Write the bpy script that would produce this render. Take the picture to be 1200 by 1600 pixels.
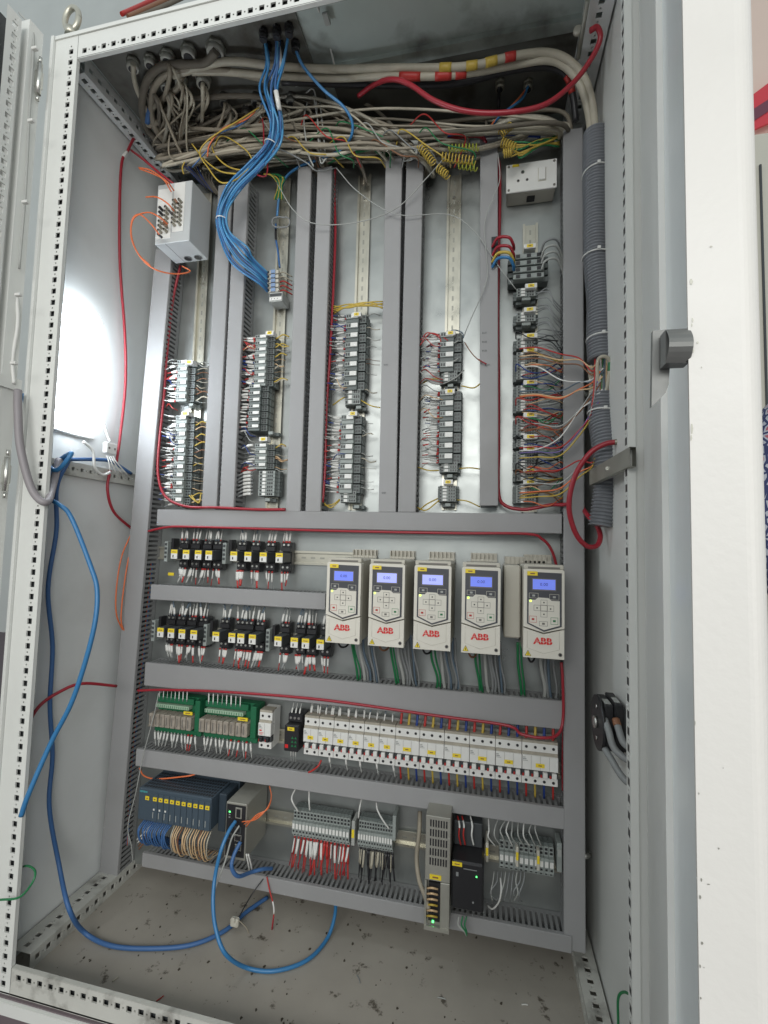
import bpy, math, random
from mathutils import Vector, Matrix
random.seed(7)
for o in list(bpy.data.objects): bpy.data.objects.remove(o)
sc = bpy.context.scene
# ------------------------------------------------------------------ camera, world, lamps, exposure
CAM = Vector((.8954, -.7874, .8489)); YAW, PIT, ROL, F = .2172, .0638, .0254, 725.2
fwd = Vector((-math.sin(YAW)*math.cos(PIT), math.cos(YAW)*math.cos(PIT), math.sin(PIT)))
ri = Vector((math.cos(YAW), math.sin(YAW), 0)); up = ri.cross(fwd)
R2 = ri*math.cos(ROL)+up*math.sin(ROL); U2 = up*math.cos(ROL)-ri*math.sin(ROL)
cd = bpy.data.cameras.new('camera'); cam = bpy.data.objects.new('camera', cd); sc.collection.objects.link(cam)
M = Matrix((R2, U2, -fwd)).transposed().to_4x4(); M.translation = CAM; cam.matrix_world = M
cd.sensor_fit = 'HORIZONTAL'; cd.sensor_width = 36; cd.lens = F/1200*36; cd.clip_start = .02; cd.clip_end = 200
sc.camera = cam
w = bpy.data.worlds.new('World'); sc.world = w; w.use_nodes = True
w.node_tree.nodes['Background'].inputs[0].default_value = (.86, .95, .98, 1)
w.node_tree.nodes['Background'].inputs[1].default_value = .70
def area(name, loc, look, sx, sy, power, col):
    l = bpy.data.lights.new(name, 'AREA'); l.shape = 'RECTANGLE'; l.size = sx; l.size_y = sy; l.energy = power; l.color = col
    o = bpy.data.objects.new(name, l); sc.collection.objects.link(o); o.location = loc
    o.rotation_euler = (Vector(look)-Vector(loc)).to_track_quat('-Z', 'Y').to_euler(); return o
area('window_light', (.55, -3.2, 1.95), (.6, .3, .9), 2.2, 1.1, 60, (1, .985, .955))
area('doorway_light', (2.2, -3.0, 1.3), (.9, -.4, .9), 1.2, 2.0, 30, (1, .97, .92))  # unseen area light added at right front to brighten the door edge
sc.view_settings.view_transform = 'Standard'; sc.view_settings.look = 'None'
sc.view_settings.exposure = 0.0; sc.view_settings.gamma = 1
sc.render.resolution_x = 768; sc.render.resolution_y = 1024

# ------------------------------------------------------------------ helpers
def P(u, v, Y):
    d = fwd+R2*((u-600)/F)-U2*((v-800)/F); return CAM+d*((Y-CAM.y)/d.y)
def PX(u, v, X):
    d = fwd+R2*((u-600)/F)-U2*((v-800)/F); return CAM+d*((X-CAM.x)/d.x)
def PZ(u, v, Z):
    d = fwd+R2*((u-600)/F)-U2*((v-800)/F); return CAM+d*((Z-CAM.z)/d.z)
YD, YP = .275, .335
def lin(c): return tuple(((x+.055)/1.055)**2.4 if x > .04045 else x/12.92 for x in c)
def mat(name, col, rough=.5, metal=0., vary=0., scale=6., bump=0., bscale=200., dirt=None, dirt_scale=9., dirt_amt=.5, emit=0, spec=.5, coat=0):
    m = bpy.data.materials.new(name); m.use_nodes = True; nt = m.node_tree; b = nt.nodes['Principled BSDF']
    c = tuple(col)+(1,)
    b.inputs['Base Color'].default_value = c; b.inputs['Roughness'].default_value = rough; b.inputs['Metallic'].default_value = metal
    b.inputs['Specular IOR Level'].default_value = spec
    if coat: b.inputs['Coat Weight'].default_value = coat
    N, L = nt.nodes.new, nt.links.new
    if vary or dirt or bump:
        g = N('ShaderNodeNewGeometry')
    last = None
    if vary:
        n = N('ShaderNodeTexNoise'); n.inputs['Scale'].default_value = scale; n.inputs['Detail'].default_value = 6
        n.inputs['Roughness'].default_value = .62
        L(g.outputs['Position'], n.inputs['Vector'])
        r = N('ShaderNodeMapRange'); r.inputs[1].default_value = .3; r.inputs[2].default_value = .7
        r.inputs[3].default_value = 1-vary; r.inputs[4].default_value = 1+vary; L(n.outputs[0], r.inputs[0])
        h = N('ShaderNodeHueSaturation'); h.inputs['Color'].default_value = c; L(r.outputs[0], h.inputs['Value']); last = h.outputs[0]
        rr = N('ShaderNodeMapRange'); rr.inputs[1].default_value = .3; rr.inputs[2].default_value = .7
        rr.inputs[3].default_value = max(.05, rough-.1); rr.inputs[4].default_value = min(1, rough+.12); L(n.outputs[0], rr.inputs[0]); L(rr.outputs[0], b.inputs['Roughness'])
    if dirt:
        n2 = N('ShaderNodeTexNoise'); n2.inputs['Scale'].default_value = dirt_scale; n2.inputs['Detail'].default_value = 5; n2.inputs['Roughness'].default_value = .55
        L(g.outputs['Position'], n2.inputs['Vector'])
        r2 = N('ShaderNodeMapRange'); r2.inputs[1].default_value = .52; r2.inputs[2].default_value = .72; r2.inputs[3].default_value = 0; r2.inputs[4].default_value = dirt_amt; L(n2.outputs[0], r2.inputs[0])
        mx = N('ShaderNodeMix'); mx.data_type = 'RGBA'; L(r2.outputs[0], mx.inputs[0])
        if last: L(last, mx.inputs[6])
        else: mx.inputs[6].default_value = c
        mx.inputs[7].default_value = tuple(dirt)+(1,); last = mx.outputs[2]
    if last: L(last, b.inputs['Base Color'])
    if bump:
        n3 = N('ShaderNodeTexNoise'); n3.inputs['Scale'].default_value = bscale; n3.inputs['Detail'].default_value = 2
        L(g.outputs['Position'], n3.inputs['Vector'])
        bp = N('ShaderNodeBump'); bp.inputs['Strength'].default_value = bump; bp.inputs['Distance'].default_value = .002
        L(n3.outputs[0], bp.inputs['Height']); L(bp.outputs[0], b.inputs['Normal'])
    if emit:
        b.inputs['Emission Color'].default_value = c; b.inputs['Emission Strength'].default_value = emit
    return m
paint = mat('grey_powder_coat', (.66, .67, .64), .42, vary=.035, scale=3, bump=.05, bscale=500)
paint_in = mat('grey_powder_coat_panel', (.72, .74, .73), .45, vary=.05, scale=2.5, bump=.04, bscale=400, dirt=(.22, .21, .18), dirt_scale=5, dirt_amt=.18)
paint_side = mat('grey_powder_coat_side', (.66, .67, .64), .45, vary=.04, scale=2.5, bump=.04, bscale=400)
dirtyrail = mat('dusty_rail_paint', (.50, .50, .46), .55, vary=.08, scale=7, dirt=(.09, .08, .065), dirt_scale=16, dirt_amt=.8)
white_edge = mat('textured_white_coat', (.59, .58, .55), .45, bump=.07, bscale=260, vary=.02, scale=8)
galv = mat('galvanised_plate', (.35, .37, .36), .36, metal=.75, vary=.10, scale=7, bump=.02, bscale=60, dirt=(.25, .26, .24), dirt_scale=3, dirt_amt=.4)
galv_roof = mat('galvanised_roof', (.50, .56, .53), .5, metal=.35, vary=.10, scale=4, dirt=(.08, .07, .055), dirt_scale=8, dirt_amt=.75)
galv_dirty = mat('gland_plate_metal', (.17, .17, .15), .6, metal=.3, vary=.25, scale=9, dirt=(.06, .05, .035), dirt_scale=12, dirt_amt=.8)
floor_m = mat('dusty_floor_sheet', (.36, .335, .29), .62, metal=.15, vary=.10, scale=5, bump=.08, bscale=90)
steel = mat('zinc_steel', (.62, .62, .58), .28, metal=.9, vary=.08, scale=20)
railm = mat('zinc_rail', (.50, .485, .41), .34, metal=.75, vary=.10, scale=14)
dullsteel = mat('dull_bracket_steel', (.33, .33, .29), .5, metal=.6, vary=.15, scale=15)
ductm = mat('grey_duct_plastic', (.29, .29, .292), .50, vary=.035, scale=5, dirt=(.17, .16, .14), dirt_scale=4, dirt_amt=.25)
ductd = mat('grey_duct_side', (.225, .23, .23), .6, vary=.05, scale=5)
black = mat('black_plastic', (.018, .018, .02), .42)
darkgrey = mat('dark_grey_plastic', (.05, .055, .058), .5)
termg = mat('terminal_grey_plastic', (.28, .31, .295), .5, vary=.12, scale=60)
termd = mat('terminal_dark_grey', (.12, .14, .135), .5)
cream = mat('cream_plastic', (.52, .50, .43), .4, vary=.06, scale=20)
white = mat('white_plastic', (.70, .70, .67), .4, vary=.03, scale=30)
offwhite = mat('warm_grey_drive_plastic', (.66, .635, .56), .42, vary=.025, scale=12)
driveside = mat('drive_side_plastic', (.50, .48, .41), .45, vary=.03, scale=12)
drivedark = mat('keypad_dark', (.06, .062, .072), .35)
groove = mat('dark_groove_plastic', (.16, .15, .135), .6)  # dark plastic for grooves, key outlines and screw heads
display = mat('blue_lcd', (.16, .22, .78), .3, emit=.45)
lcd_text = mat('lcd_digits', (.03, .04, .25), .4)
led = mat('green_yellow_led', (.6, 1, .1), .4, emit=2.2)
greenled = mat('green_led', (.1, 1, .2), .4, emit=3)
red = mat('red_cable_pvc', (.31, .018, .030), .35, spec=.5)
redt = mat('red_sleeve', (.42, .03, .025), .45)
redlogo = mat('red_logo_ink', (.60, .02, .02), .45)
blue = mat('blue_cable_pvc', (.035, .175, .38), .35)
blue2 = mat('dark_blue_cable_pvc', (.045, .125, .30), .5)
bluel = mat('light_blue_cable_pvc', (.07, .26, .47), .35)
dblue = mat('deep_blue_sleeve', (.015, .045, .22), .45)
orange = mat('orange_fibre_jacket', (.70, .17, .06), .4)
yellow = mat('yellow_label', (.78, .60, .03), .5)
yelw = mat('yellow_wire_pvc', (.50, .36, .06), .45)
green = mat('green_wire_pvc', (.015, .17, .06), .4)
gpcb = mat('green_pcb_carrier', (.012, .125, .055), .45)
brown = mat('brown_wire_pvc', (.22, .10, .05), .5)
tan = mat('tan_wire_pvc', (.60, .42, .24), .5)
greyw = mat('grey_wire_pvc', (.22, .23, .23), .5)
greyl = mat('light_grey_wire_pvc', (.36, .37, .35), .5)
bluew = mat('slate_blue_wire_pvc', (.10, .14, .18), .5)
whitew = mat('white_sleeve', (.66, .66, .63), .5)
violet = mat('violet_wire', (.16, .12, .30), .5)
cab = mat('beige_cable_sheath', (.42, .39, .31), .5, vary=.12, scale=25)
cabd = mat('dusty_cable_sheath', (.27, .24, .185), .6, vary=.22, scale=22)
cabb = mat('brown_dusty_cable', (.13, .115, .09), .7, vary=.2, scale=20)
braid = mat('braided_screen', (.36, .34, .28), .4, metal=.4, bump=.6, bscale=700)
hosem = mat('grey_corrugated_plastic', (.17, .18, .195), .34)
glandm = mat('light_gland_plastic', (.42, .42, .37), .5, vary=.15, scale=30)
brass = mat('gland_metal', (.35, .33, .27), .4, metal=.7)
plc = mat('slate_module_plastic', (.055, .080, .105), .45)
plcd = mat('slate_module_dark', (.03, .045, .06), .5)
boxm = mat('switch_metal_case', (.38, .375, .33), .4, metal=.5, vary=.05, scale=20)
splice = mat('splice_box_paint', (.50, .52, .52), .4, metal=.1, vary=.03, scale=10)
dusty_relay = mat('dusty_clear_relay', (.30, .265, .22), .5, vary=.3, scale=70)
ribbon = mat('pale_green_connector', (.32, .45, .33), .5)
lampm = mat('lit_lamp_diffuser', (.86, .93, 1), .4, emit=17)
dark = mat('rubber_gasket', (.02, .02, .02), .7)
rust = mat('dirty_mark', (.06, .05, .035), .8)
beigeledge = mat('dusty_breaker_ledge', (.36, .33, .27), .7, vary=.15, scale=60)
for m__ in (ductm,):
    nt = m__.node_tree; bb = nt.nodes['Principled BSDF']; so = bb.inputs['Base Color'].links[0].from_socket
    oi = nt.nodes.new('ShaderNodeObjectInfo'); mr_ = nt.nodes.new('ShaderNodeMapRange'); mr_.inputs[3].default_value = .93; mr_.inputs[4].default_value = 1.08; nt.links.new(oi.outputs['Random'], mr_.inputs[0])
    hs = nt.nodes.new('ShaderNodeHueSaturation'); nt.links.new(so, hs.inputs['Color']); nt.links.new(mr_.outputs[0], hs.inputs['Value'])
    gg = nt.nodes.new('ShaderNodeNewGeometry'); mp = nt.nodes.new('ShaderNodeMapping'); mp.inputs['Rotation'].default_value = (.2, .9, .3); mp.inputs['Scale'].default_value = (260, 260, 5); nt.links.new(gg.outputs['Position'], mp.inputs[0])
    ns = nt.nodes.new('ShaderNodeTexNoise'); ns.inputs['Scale'].default_value = 1; ns.inputs['Detail'].default_value = 3; nt.links.new(mp.outputs[0], ns.inputs['Vector'])
    m3 = nt.nodes.new('ShaderNodeMapRange'); m3.inputs[1].default_value = .72; m3.inputs[2].default_value = .80; m3.inputs[4].default_value = .45; nt.links.new(ns.outputs[0], m3.inputs[0])
    mz = nt.nodes.new('ShaderNodeMix'); mz.data_type = 'RGBA'; nt.links.new(m3.outputs[0], mz.inputs[0]); nt.links.new(hs.outputs[0], mz.inputs[6]); mz.inputs[7].default_value = (.42, .42, .41, 1); nt.links.new(mz.outputs[2], bb.inputs['Base Color'])
# dark smudges on the floor sheet: real dirt with a shape of its own
nt = floor_m.node_tree; bb = nt.nodes['Principled BSDF']; src = bb.inputs['Base Color'].links[0].from_socket
g = nt.nodes.new('ShaderNodeNewGeometry'); v1 = nt.nodes.new('ShaderNodeTexNoise'); v1.inputs['Scale'].default_value = 24; v1.inputs['Detail'].default_value = 8; v1.inputs['Roughness'].default_value = .68
nt.links.new(g.outputs['Position'], v1.inputs['Vector'])
mr = nt.nodes.new('ShaderNodeMapRange'); mr.inputs[1].default_value = .600; mr.inputs[2].default_value = .665; nt.links.new(v1.outputs[0], mr.inputs[0])
mx = nt.nodes.new('ShaderNodeMix'); mx.data_type = 'RGBA'; nt.links.new(mr.outputs[0], mx.inputs[0]); nt.links.new(src, mx.inputs[6]); mx.inputs[7].default_value = (.10, .085, .065, 1)
nt.links.new(mx.outputs[2], bb.inputs['Base Color'])

COL = sc.collection
def tag(o, label=None, cat=None, group=None, kind=None):
    if label: o['label'] = label
    if cat: o['category'] = cat
    if group: o['group'] = group
    if kind: o['kind'] = kind
    return o
def empty(name, loc, label, cat, group=None, rot=None):
    o = bpy.data.objects.new(name, None); COL.objects.link(o); o.location = loc; o.empty_display_size = .01
    if rot: o.rotation_euler = rot
    return tag(o, label, cat, group)
class MB:
    def __init__(s): s.v = []; s.f = []; s.mi = []; s.ms = []; s.sm = []
    def m(s, m):
        if m not in s.ms: s.ms.append(m)
        return s.ms.index(m)
    def quad(s, pts, m, smooth=False):
        k = len(s.v); s.v += [tuple(p) for p in pts]; s.f.append(tuple(range(k, k+len(pts)))); s.mi.append(s.m(m)); s.sm.append(smooth)
    def box(s, a, b, m, bev=0):
        x0, x1 = sorted((a[0], b[0])); y0, y1 = sorted((a[1], b[1])); z0, z1 = sorted((a[2], b[2]))
        k = len(s.v); mi = s.m(m)
        if bev and min(x1-x0, y1-y0, z1-z0) > 2.5*bev:
            # chamfered along every edge
            pts = []; idx = {}
            for ix, X in ((0, x0), (1, x1)):
                for iy, Y in ((0, y0), (1, y1)):
                    for iz, Z in ((0, z0), (1, z1)):
                        sx, sy, sz = (1-2*ix)*bev, (1-2*iy)*bev, (1-2*iz)*bev
                        for ax in range(3):
                            q = [X+sx, Y+sy, Z+sz]; q[ax] = (X, Y, Z)[ax]
                            idx[(ix, iy, iz, ax)] = k+len(pts); pts.append(tuple(q))
            s.v += pts; F = []
            for ax in range(3):
                o1, o2 = [a_ for a_ in range(3) if a_ != ax]
                for e in (0, 1):
                    lst = []
                    for p_, q_ in ((0, 0), (1, 0), (1, 1), (0, 1)):
                        c = [0, 0, 0]; c[ax] = e; c[o1] = p_; c[o2] = q_; lst.append(idx[(c[0], c[1], c[2], ax)])
                    F.append(tuple(lst if (e == 1) != (ax == 1) else lst[::-1]))
                for p_ in (0, 1):
                    for q_ in (0, 1):
                        c0 = [0, 0, 0]; c1 = [0, 0, 0]; c0[o1] = c1[o1] = p_; c0[o2] = c1[o2] = q_; c1[ax] = 1
                        F.append((idx[(*c0, o1)], idx[(*c1, o1)], idx[(*c1, o2)], idx[(*c0, o2)]))
            for ix in (0, 1):
                for iy in (0, 1):
                    for iz in (0, 1): F.append(tuple(idx[(ix, iy, iz, a_)] for a_ in range(3)))
            s.f += F; s.mi += [mi]*len(F); s.sm += [False]*len(F); return
        s.v += [(x0, y0, z0), (x1, y0, z0), (x1, y1, z0), (x0, y1, z0), (x0, y0, z1), (x1, y0, z1), (x1, y1, z1), (x0, y1, z1)]
        F = [(0, 3, 2, 1), (4, 5, 6, 7), (0, 1, 5, 4), (1, 2, 6, 5), (2, 3, 7, 6), (3, 0, 4, 7)]
        s.f += [tuple(k+i for i in f) for f in F]; s.mi += [mi]*6; s.sm += [False]*6
    def tube(s, pts, r, m, n=8, cap=True, rf=None):
        pts = [Vector(p) for p in pts]; k0 = len(s.v); mi = s.m(m); t0 = None
        for i, p in enumerate(pts):
            t = (pts[min(i+1, len(pts)-1)]-pts[max(i-1, 0)])
            t = t.normalized() if t.length > 1e-9 else Vector((0, 0, 1))
            if t0 is None:
                a = Vector((0, 0, 1)) if abs(t.z) < .9 else Vector((1, 0, 0)); nn = t.cross(a).normalized()
            else:
                nn = (nn-t*nn.dot(t)); nn = nn.normalized() if nn.length > 1e-6 else t.orthogonal().normalized()
            t0 = t; bn = t.cross(nn); rr = rf(i) if rf else r
            for j in range(n):
                a = 2*math.pi*j/n; s.v.append(tuple(p+nn*(rr*math.cos(a))+bn*(rr*math.sin(a))))
        for i in range(len(pts)-1):
            for j in range(n):
                a = k0+i*n+j; b = k0+i*n+(j+1) % n
                s.f.append((a, b, b+n, a+n)); s.mi.append(mi); s.sm.append(True)
        if cap:
            s.f.append(tuple(k0+j for j in range(n))[::-1]); s.mi.append(mi); s.sm.append(False)
            e = k0+(len(pts)-1)*n; s.f.append(tuple(e+j for j in range(n))); s.mi.append(mi); s.sm.append(False)
    def cyl(s, a, b, r, m, n=16, r2=None):
        s.tube([a, b], r, m, n, rf=(lambda i: r if i == 0 else r2) if r2 is not None else None)
    def prism(s, poly, y0, y1, m, m2=None):  # polygon in x,z; extruded along y (y0 = front)
        k = len(s.v); n = len(poly); mi = s.m(m); mj = s.m(m2 or m)
        s.v += [(x, y0, z) for x, z in poly]+[(x, y1, z) for x, z in poly]
        s.f.append(tuple(k+i for i in range(n))); s.mi.append(mi); s.sm.append(False)
        s.f.append(tuple(k+n+i for i in range(n))[::-1]); s.mi.append(mj); s.sm.append(False)
        for i in range(n):
            j = (i+1) % n; s.f.append((k+i, k+n+i, k+n+j, k+j)); s.mi.append(mj); s.sm.append(False)
    def mesh(s, name):
        me = bpy.data.meshes.new(name); me.from_pydata(s.v, [], s.f)
        for m_ in s.ms: me.materials.append(m_)
        me.polygons.foreach_set('material_index', s.mi); me.polygons.foreach_set('use_smooth', s.sm); me.update(); return me
    def build(s, name, parent=None, label=None, cat=None, group=None, kind=None, org=None):
        if org is not None:
            o3 = Vector(org); s.v = [tuple(Vector(v_)-o3) for v_ in s.v]
        o = bpy.data.objects.new(name, s.mesh(name)); COL.objects.link(o)
        if org is not None: o.location = org
        if parent: o.parent = parent
        return tag(o, label, cat, group, kind)
def kids(root, kk):
    return [o for o in kk if o.parent == root]
def proto_copy(root, children, loc, label, cat=None, group=None, scale=None, rot=None, first=[set()]):
    """first call places the prototype itself, later calls copy it with its parts and their sub-parts"""
    if root.name not in first[0]:
        first[0].add(root.name); r = root
    else:
        r = root.copy(); COL.objects.link(r); mp = {root: r}
        for c in children:
            d = c.copy(); COL.objects.link(d); d.parent = mp[c.parent]; mp[c] = d
    r.location = loc
    r.scale = scale or (1, 1, 1)
    r.rotation_euler = rot or (0, 0, 0)
    r['label'] = label
    if cat: r['category'] = cat
    if group: r['group'] = group
    return r
def crom(pts, seg=8, closed=False):
    pts = [Vector(p) for p in pts]; out = []
    if len(pts) == 2: return [pts[0].lerp(pts[1], i/seg) for i in range(seg+1)]
    for i in range(len(pts)-1):
        p0 = pts[i-1] if i else pts[0]*2-pts[1]; p1, p2 = pts[i], pts[i+1]; p3 = pts[i+2] if i+2 < len(pts) else pts[-1]*2-pts[-2]
        for k in range(seg):
            t = k/seg; out.append(.5*((2*p1)+(p2-p0)*t+(2*p0-5*p1+4*p2-p3)*t*t+(3*p1-p0-3*p2+p3)*t**3))
    out.append(pts[-1]); return out
def cable(name, pts, r, m, label, cat='cable', group=None, bands=(), seg=8, n=8, ties=()):
    pp_ = []
    for q in pts:
        if not isinstance(q, Vector):
            v_ = P(*q); q = v_ if v_.z < 1.945-r or name == 'roof_cable' else PZ(q[0], q[1], 1.94-r)
        pp_.append(q)
    pl = crom(pp_, seg)
    b = MB(); b.tube(pl, r, m, n); o = b.build(name, None, label, cat, group, org=pl[0])
    for (t, l, bm, nm) in bands:
        i = int(t*(len(pl)-1)); j = min(len(pl)-1, i+max(1, l)); q = MB(); q.tube([p-pl[0] for p in pl[i:j+1]], r*1.13, bm, n); c = q.build(nm, o)
    return o
def text(name, s, size, loc, m, parent, bold=0, depth=.0004, align='CENTER', rot=(math.pi/2, 0, 0), xs=1):
    cu = bpy.data.curves.new(name, 'FONT'); cu.body = s; cu.size = size; cu.extrude = depth; cu.offset = bold; cu.align_x = align; cu.align_y = 'CENTER'; cu.resolution_u = 2
    t = bpy.data.objects.new(name, cu); COL.objects.link(t); dg = bpy.context.evaluated_depsgraph_get()
    me = bpy.data.meshes.new_from_object(t.evaluated_get(dg)); me.name = name
    bpy.data.objects.remove(t); bpy.data.curves.remove(cu)
    me.materials.clear(); me.materials.append(m)
    o = bpy.data.objects.new(name, me); COL.objects.link(o); o.location = loc; o.rotation_euler = rot; o.scale = (xs, 1, 1)
    if parent: o.parent = parent
    return o
ORD = ['topmost', 'second', 'third', 'fourth', 'fifth', 'sixth', 'seventh', 'eighth', 'ninth', 'tenth', 'eleventh', 'twelfth', 'thirteenth', 'fourteenth', 'fifteenth', 'sixteenth', 'seventeenth', 'eighteenth', 'nineteenth', 'twentieth']
ORF = ['first']+ORD[1:]
def perf(mb, o, along, across, nrm, L, W, c, m, pitch=.025, hs=.0115, ss=.0035, off=.012, wall=.003):
    """perforated sheet-metal strip with real openings"""
    o, along, across, nrm = map(Vector, (o, along, across, nrm))
    def q(a0, a1, b0, b1):
        mb.quad([o+along*a0+across*b0, o+along*a1+across*b0, o+along*a1+across*b1, o+along*a0+across*b1], m)
    B = [0, c-hs/2, c-ss/2, c+ss/2, c+hs/2, W]; a = 0; p = off
    while p+pitch < L-.004:
        h0, h1, s0, s1 = p, p+hs, p+hs+(pitch-hs-ss)/2, p+hs+(pitch-hs+ss)/2
        q(a, h0, B[0], B[5]); q(h0, h1, B[0], B[1]); q(h0, h1, B[4], B[5]); q(h1, s0, B[0], B[5]); q(s0, s1, B[0], B[2]); q(s0, s1, B[3], B[5])
        for (e0, e1, f0, f1) in ((h0, h1, B[1], B[4]), (s0, s1, B[2], B[3])):
            c4 = [(e0, f0), (e1, f0), (e1, f1), (e0, f1)]
            for i in range(4):
                A, C_ = c4[i], c4[(i+1) % 4]
                pa = o+along*A[0]+across*A[1]; pb = o+along*C_[0]+across*C_[1]; mb.quad([pa, pb, pb-nrm*wall, pa-nrm*wall], m)
        a = s1; p += pitch
    q(a, L, B[0], B[5])

# ================================================================== SETTING around the cabinet
b = MB(); b.box((-6, -8, -.17), (8, 8, -.15), mat('workshop_floor', (.10, .075, .085), .6, vary=.15, scale=5)); b.build('floor', kind='structure')
b = MB(); b.box((-6, 3.0, -.15), (1.2, 3.1, 9), mat('grey_room_wall', (.62, .63, .60), .7, vary=.06, scale=2)); b.build('wall', kind='structure')
b = MB(); b.box((1.2, 3.0, -.15), (7, 3.1, 9), mat('peach_room_wall', (.85, .66, .56), .7, vary=.03, scale=2)); b.build('wall', kind='structure')

# ================================================================== CABINET
X0, X1, Z0, Z1, YB = -.065, 1.1315, -.046, 1.962, .44
cabn = empty('electrical_cabinet', (.53, 0, -.15), 'large open grey control cabinet with both doors swung outward', 'cabinet')
def cpart(b, name, label=None): 
    o = b.build(name); o.parent = cabn; o.matrix_parent_inverse = Matrix.Translation(-Vector(cabn.location)); 
    if label: o['label'] = label
    return o
b = MB(); b.box((X0-.003, .04, Z0), (X0, YB, Z1), paint_in); cpart(b, 'side_panel')
b = MB(); b.box((X1, .04, Z0), (X1+.003, YB, Z1), paint_side); cpart(b, 'side_panel')
b = MB(); b.box((X0, YB, Z0), (X1, YB+.003, Z1), galv_roof); cpart(b, 'back_panel')
b = MB(); b.box((X0, .0, Z0-.003), (X1, YB, Z0), floor_m); cpart(b, 'floor_panel', 'dusty floor sheet with dark smudges')
b = MB(); b.box((X0, .02, Z1), (X1, YB, Z1+.003), galv_roof)
b.box((.43, .175, Z1-.012), (X1, .20, Z1), galv_roof)
b.box((-.02, .055, Z1-.004), (.49, .32, Z1-.0005), galv_dirty); b.box((.52, .205, Z1-.004), (1.08, .40, Z1-.0005), galv_dirty)
cpart(b, 'roof_panel')
b = MB(); b.box((-.06, -.005, -.15), (X1+.06, YB, Z0-.004), mat('plinth_dark', (.14, .11, .12), .6)); cpart(b, 'plinth')
# left front upright
b = MB(); perf(b, (-.060, 0, -.05), (0, 0, 1), (1, 0, 0), (0, -1, 0), 2.01, .060, .043, paint)
b.box((-.060, .0005, -.05), (-.0585, .05, 1.96), paint); b.box((-.0015, .0005, .0), (0, .008, 1.9), paint); b.box((-.058, .0085, -.05), (-.0015, .010, 1.96), darkgrey)  # dark sheet behind the holes stands in for the shaded hollow
b.box((-.068, -.006, -.05), (-.0605, .045, 1.96), paint)
cpart(b, 'upright_post')
# right front upright
b = MB(); perf(b, (1.1120, .001, -.05), (0, 0, 1), (0, 1, 0), (-1, 0, 0), 2.01, .019, .0095, paint, hs=.0125, wall=.0006); b.box((1.1128, .0012, -.05), (1.1136, .0196, 1.96), black)  # black backing added close behind the holes so they look shaded
b.box((1.1120, 0, -.05), (1.1235, .001, 1.96), paint); b.box((1.1125, .0202, -.05), (1.13, .0215, 1.96), paint_side); b.box((1.1225, .0012, -.05), (1.1235, .0198, 1.96), darkgrey)
b.box((1.1245, .004, -.05), (1.1365, .045, 1.96), paint_side); b.box((1.1368, .006, -.05), (1.1385, .045, 1.96), dark)
cpart(b, 'upright_post')
# top and bottom front rails
b = MB(); perf(b, (0.001, 0, 1.9), (1, 0, 0), (0, 0, 1), (0, -1, 0), 1.1, .052, .013, paint); b.box((0, .0005, 1.898), (1.101, .009, 1.8995), paint); b.box((-.06, -.003, 1.9525), (1.14, .05, 1.961), paint)
b.box((.0, .0095, 1.9), (1.101, .011, 1.95), darkgrey); cpart(b, 'top_rail')  # dark backing paints the shade inside the rail holes
b = MB(); perf(b, (0.001, 0, -.052), (1, 0, 0), (0, 0, 1), (0, -1, 0), 1.1, .052, .037, dirtyrail); b.box((0.001, .0005, -.001), (1.101, .009, .0005), dirtyrail); b.box((.0, .0095, -.045), (1.101, .011, -.0012), darkgrey)  # dark strip behind the perforations in place of interior shade
b.box((-.065, -.012, -.075), (1.14, .0, -.0525), paint); cpart(b, 'bottom_rail')
# depth rails at floor and roof, both sides
def depth_rail(name, x0, x1, z0, z1, side, top):
    b = MB(); L = YB-.05
    zf = z1 if not top else z0
    perf(b, (x0, .045, zf), (0, 1, 0), (1, 0, 0), (0, 0, 1 if not top else -1), L, x1-x0, (x1-x0)*.5, dirtyrail if not top else paint_in)
    xf = x1 if side < 0 else x0
    perf(b, (xf, .045, z0), (0, 1, 0), (0, 0, 1), (1 if side < 0 else -1, 0, 0), L, z1-z0, (z1-z0)*.5, dirtyrail if not top else paint_in)
    cpart(b, name)
depth_rail('floor_side_rail', X0+.004, -.006, Z0, -.012, -1, False)
depth_rail('floor_side_rail', 1.088, X1-.004, Z0, -.012, 1, False)
depth_rail('roof_side_rail', X0+.004, -.027, 1.918, 1.960, -1, True)
depth_rail('roof_side_rail', 1.08, X1-.004, 1.905, 1.960, 1, True)
for x in (-.055, 1.095):
    b = MB(); b.box((x, YB-.035, Z0), (x+.03, YB-.001, Z1), paint_in); cpart(b, 'rear_post')
# mounting plate
b = MB(); b.box((-.052, YP, -.02), (1.113, YP+.003, 1.86), galv); b.box((-.052, YP+.003, -.02), (-.050, YP+.02, 1.86), galv); b.box((1.111, YP+.003, -.02), (1.113, YP+.02, 1.86), galv); cpart(b, 'mounting_plate')
for z in (.18, 1.2, 1.75):
    b = MB(); b.cyl((1.108, YP-.002, z), (1.124, YP+.01, z), .006, steel, 10); cpart(b, 'plate_bolt')
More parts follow.
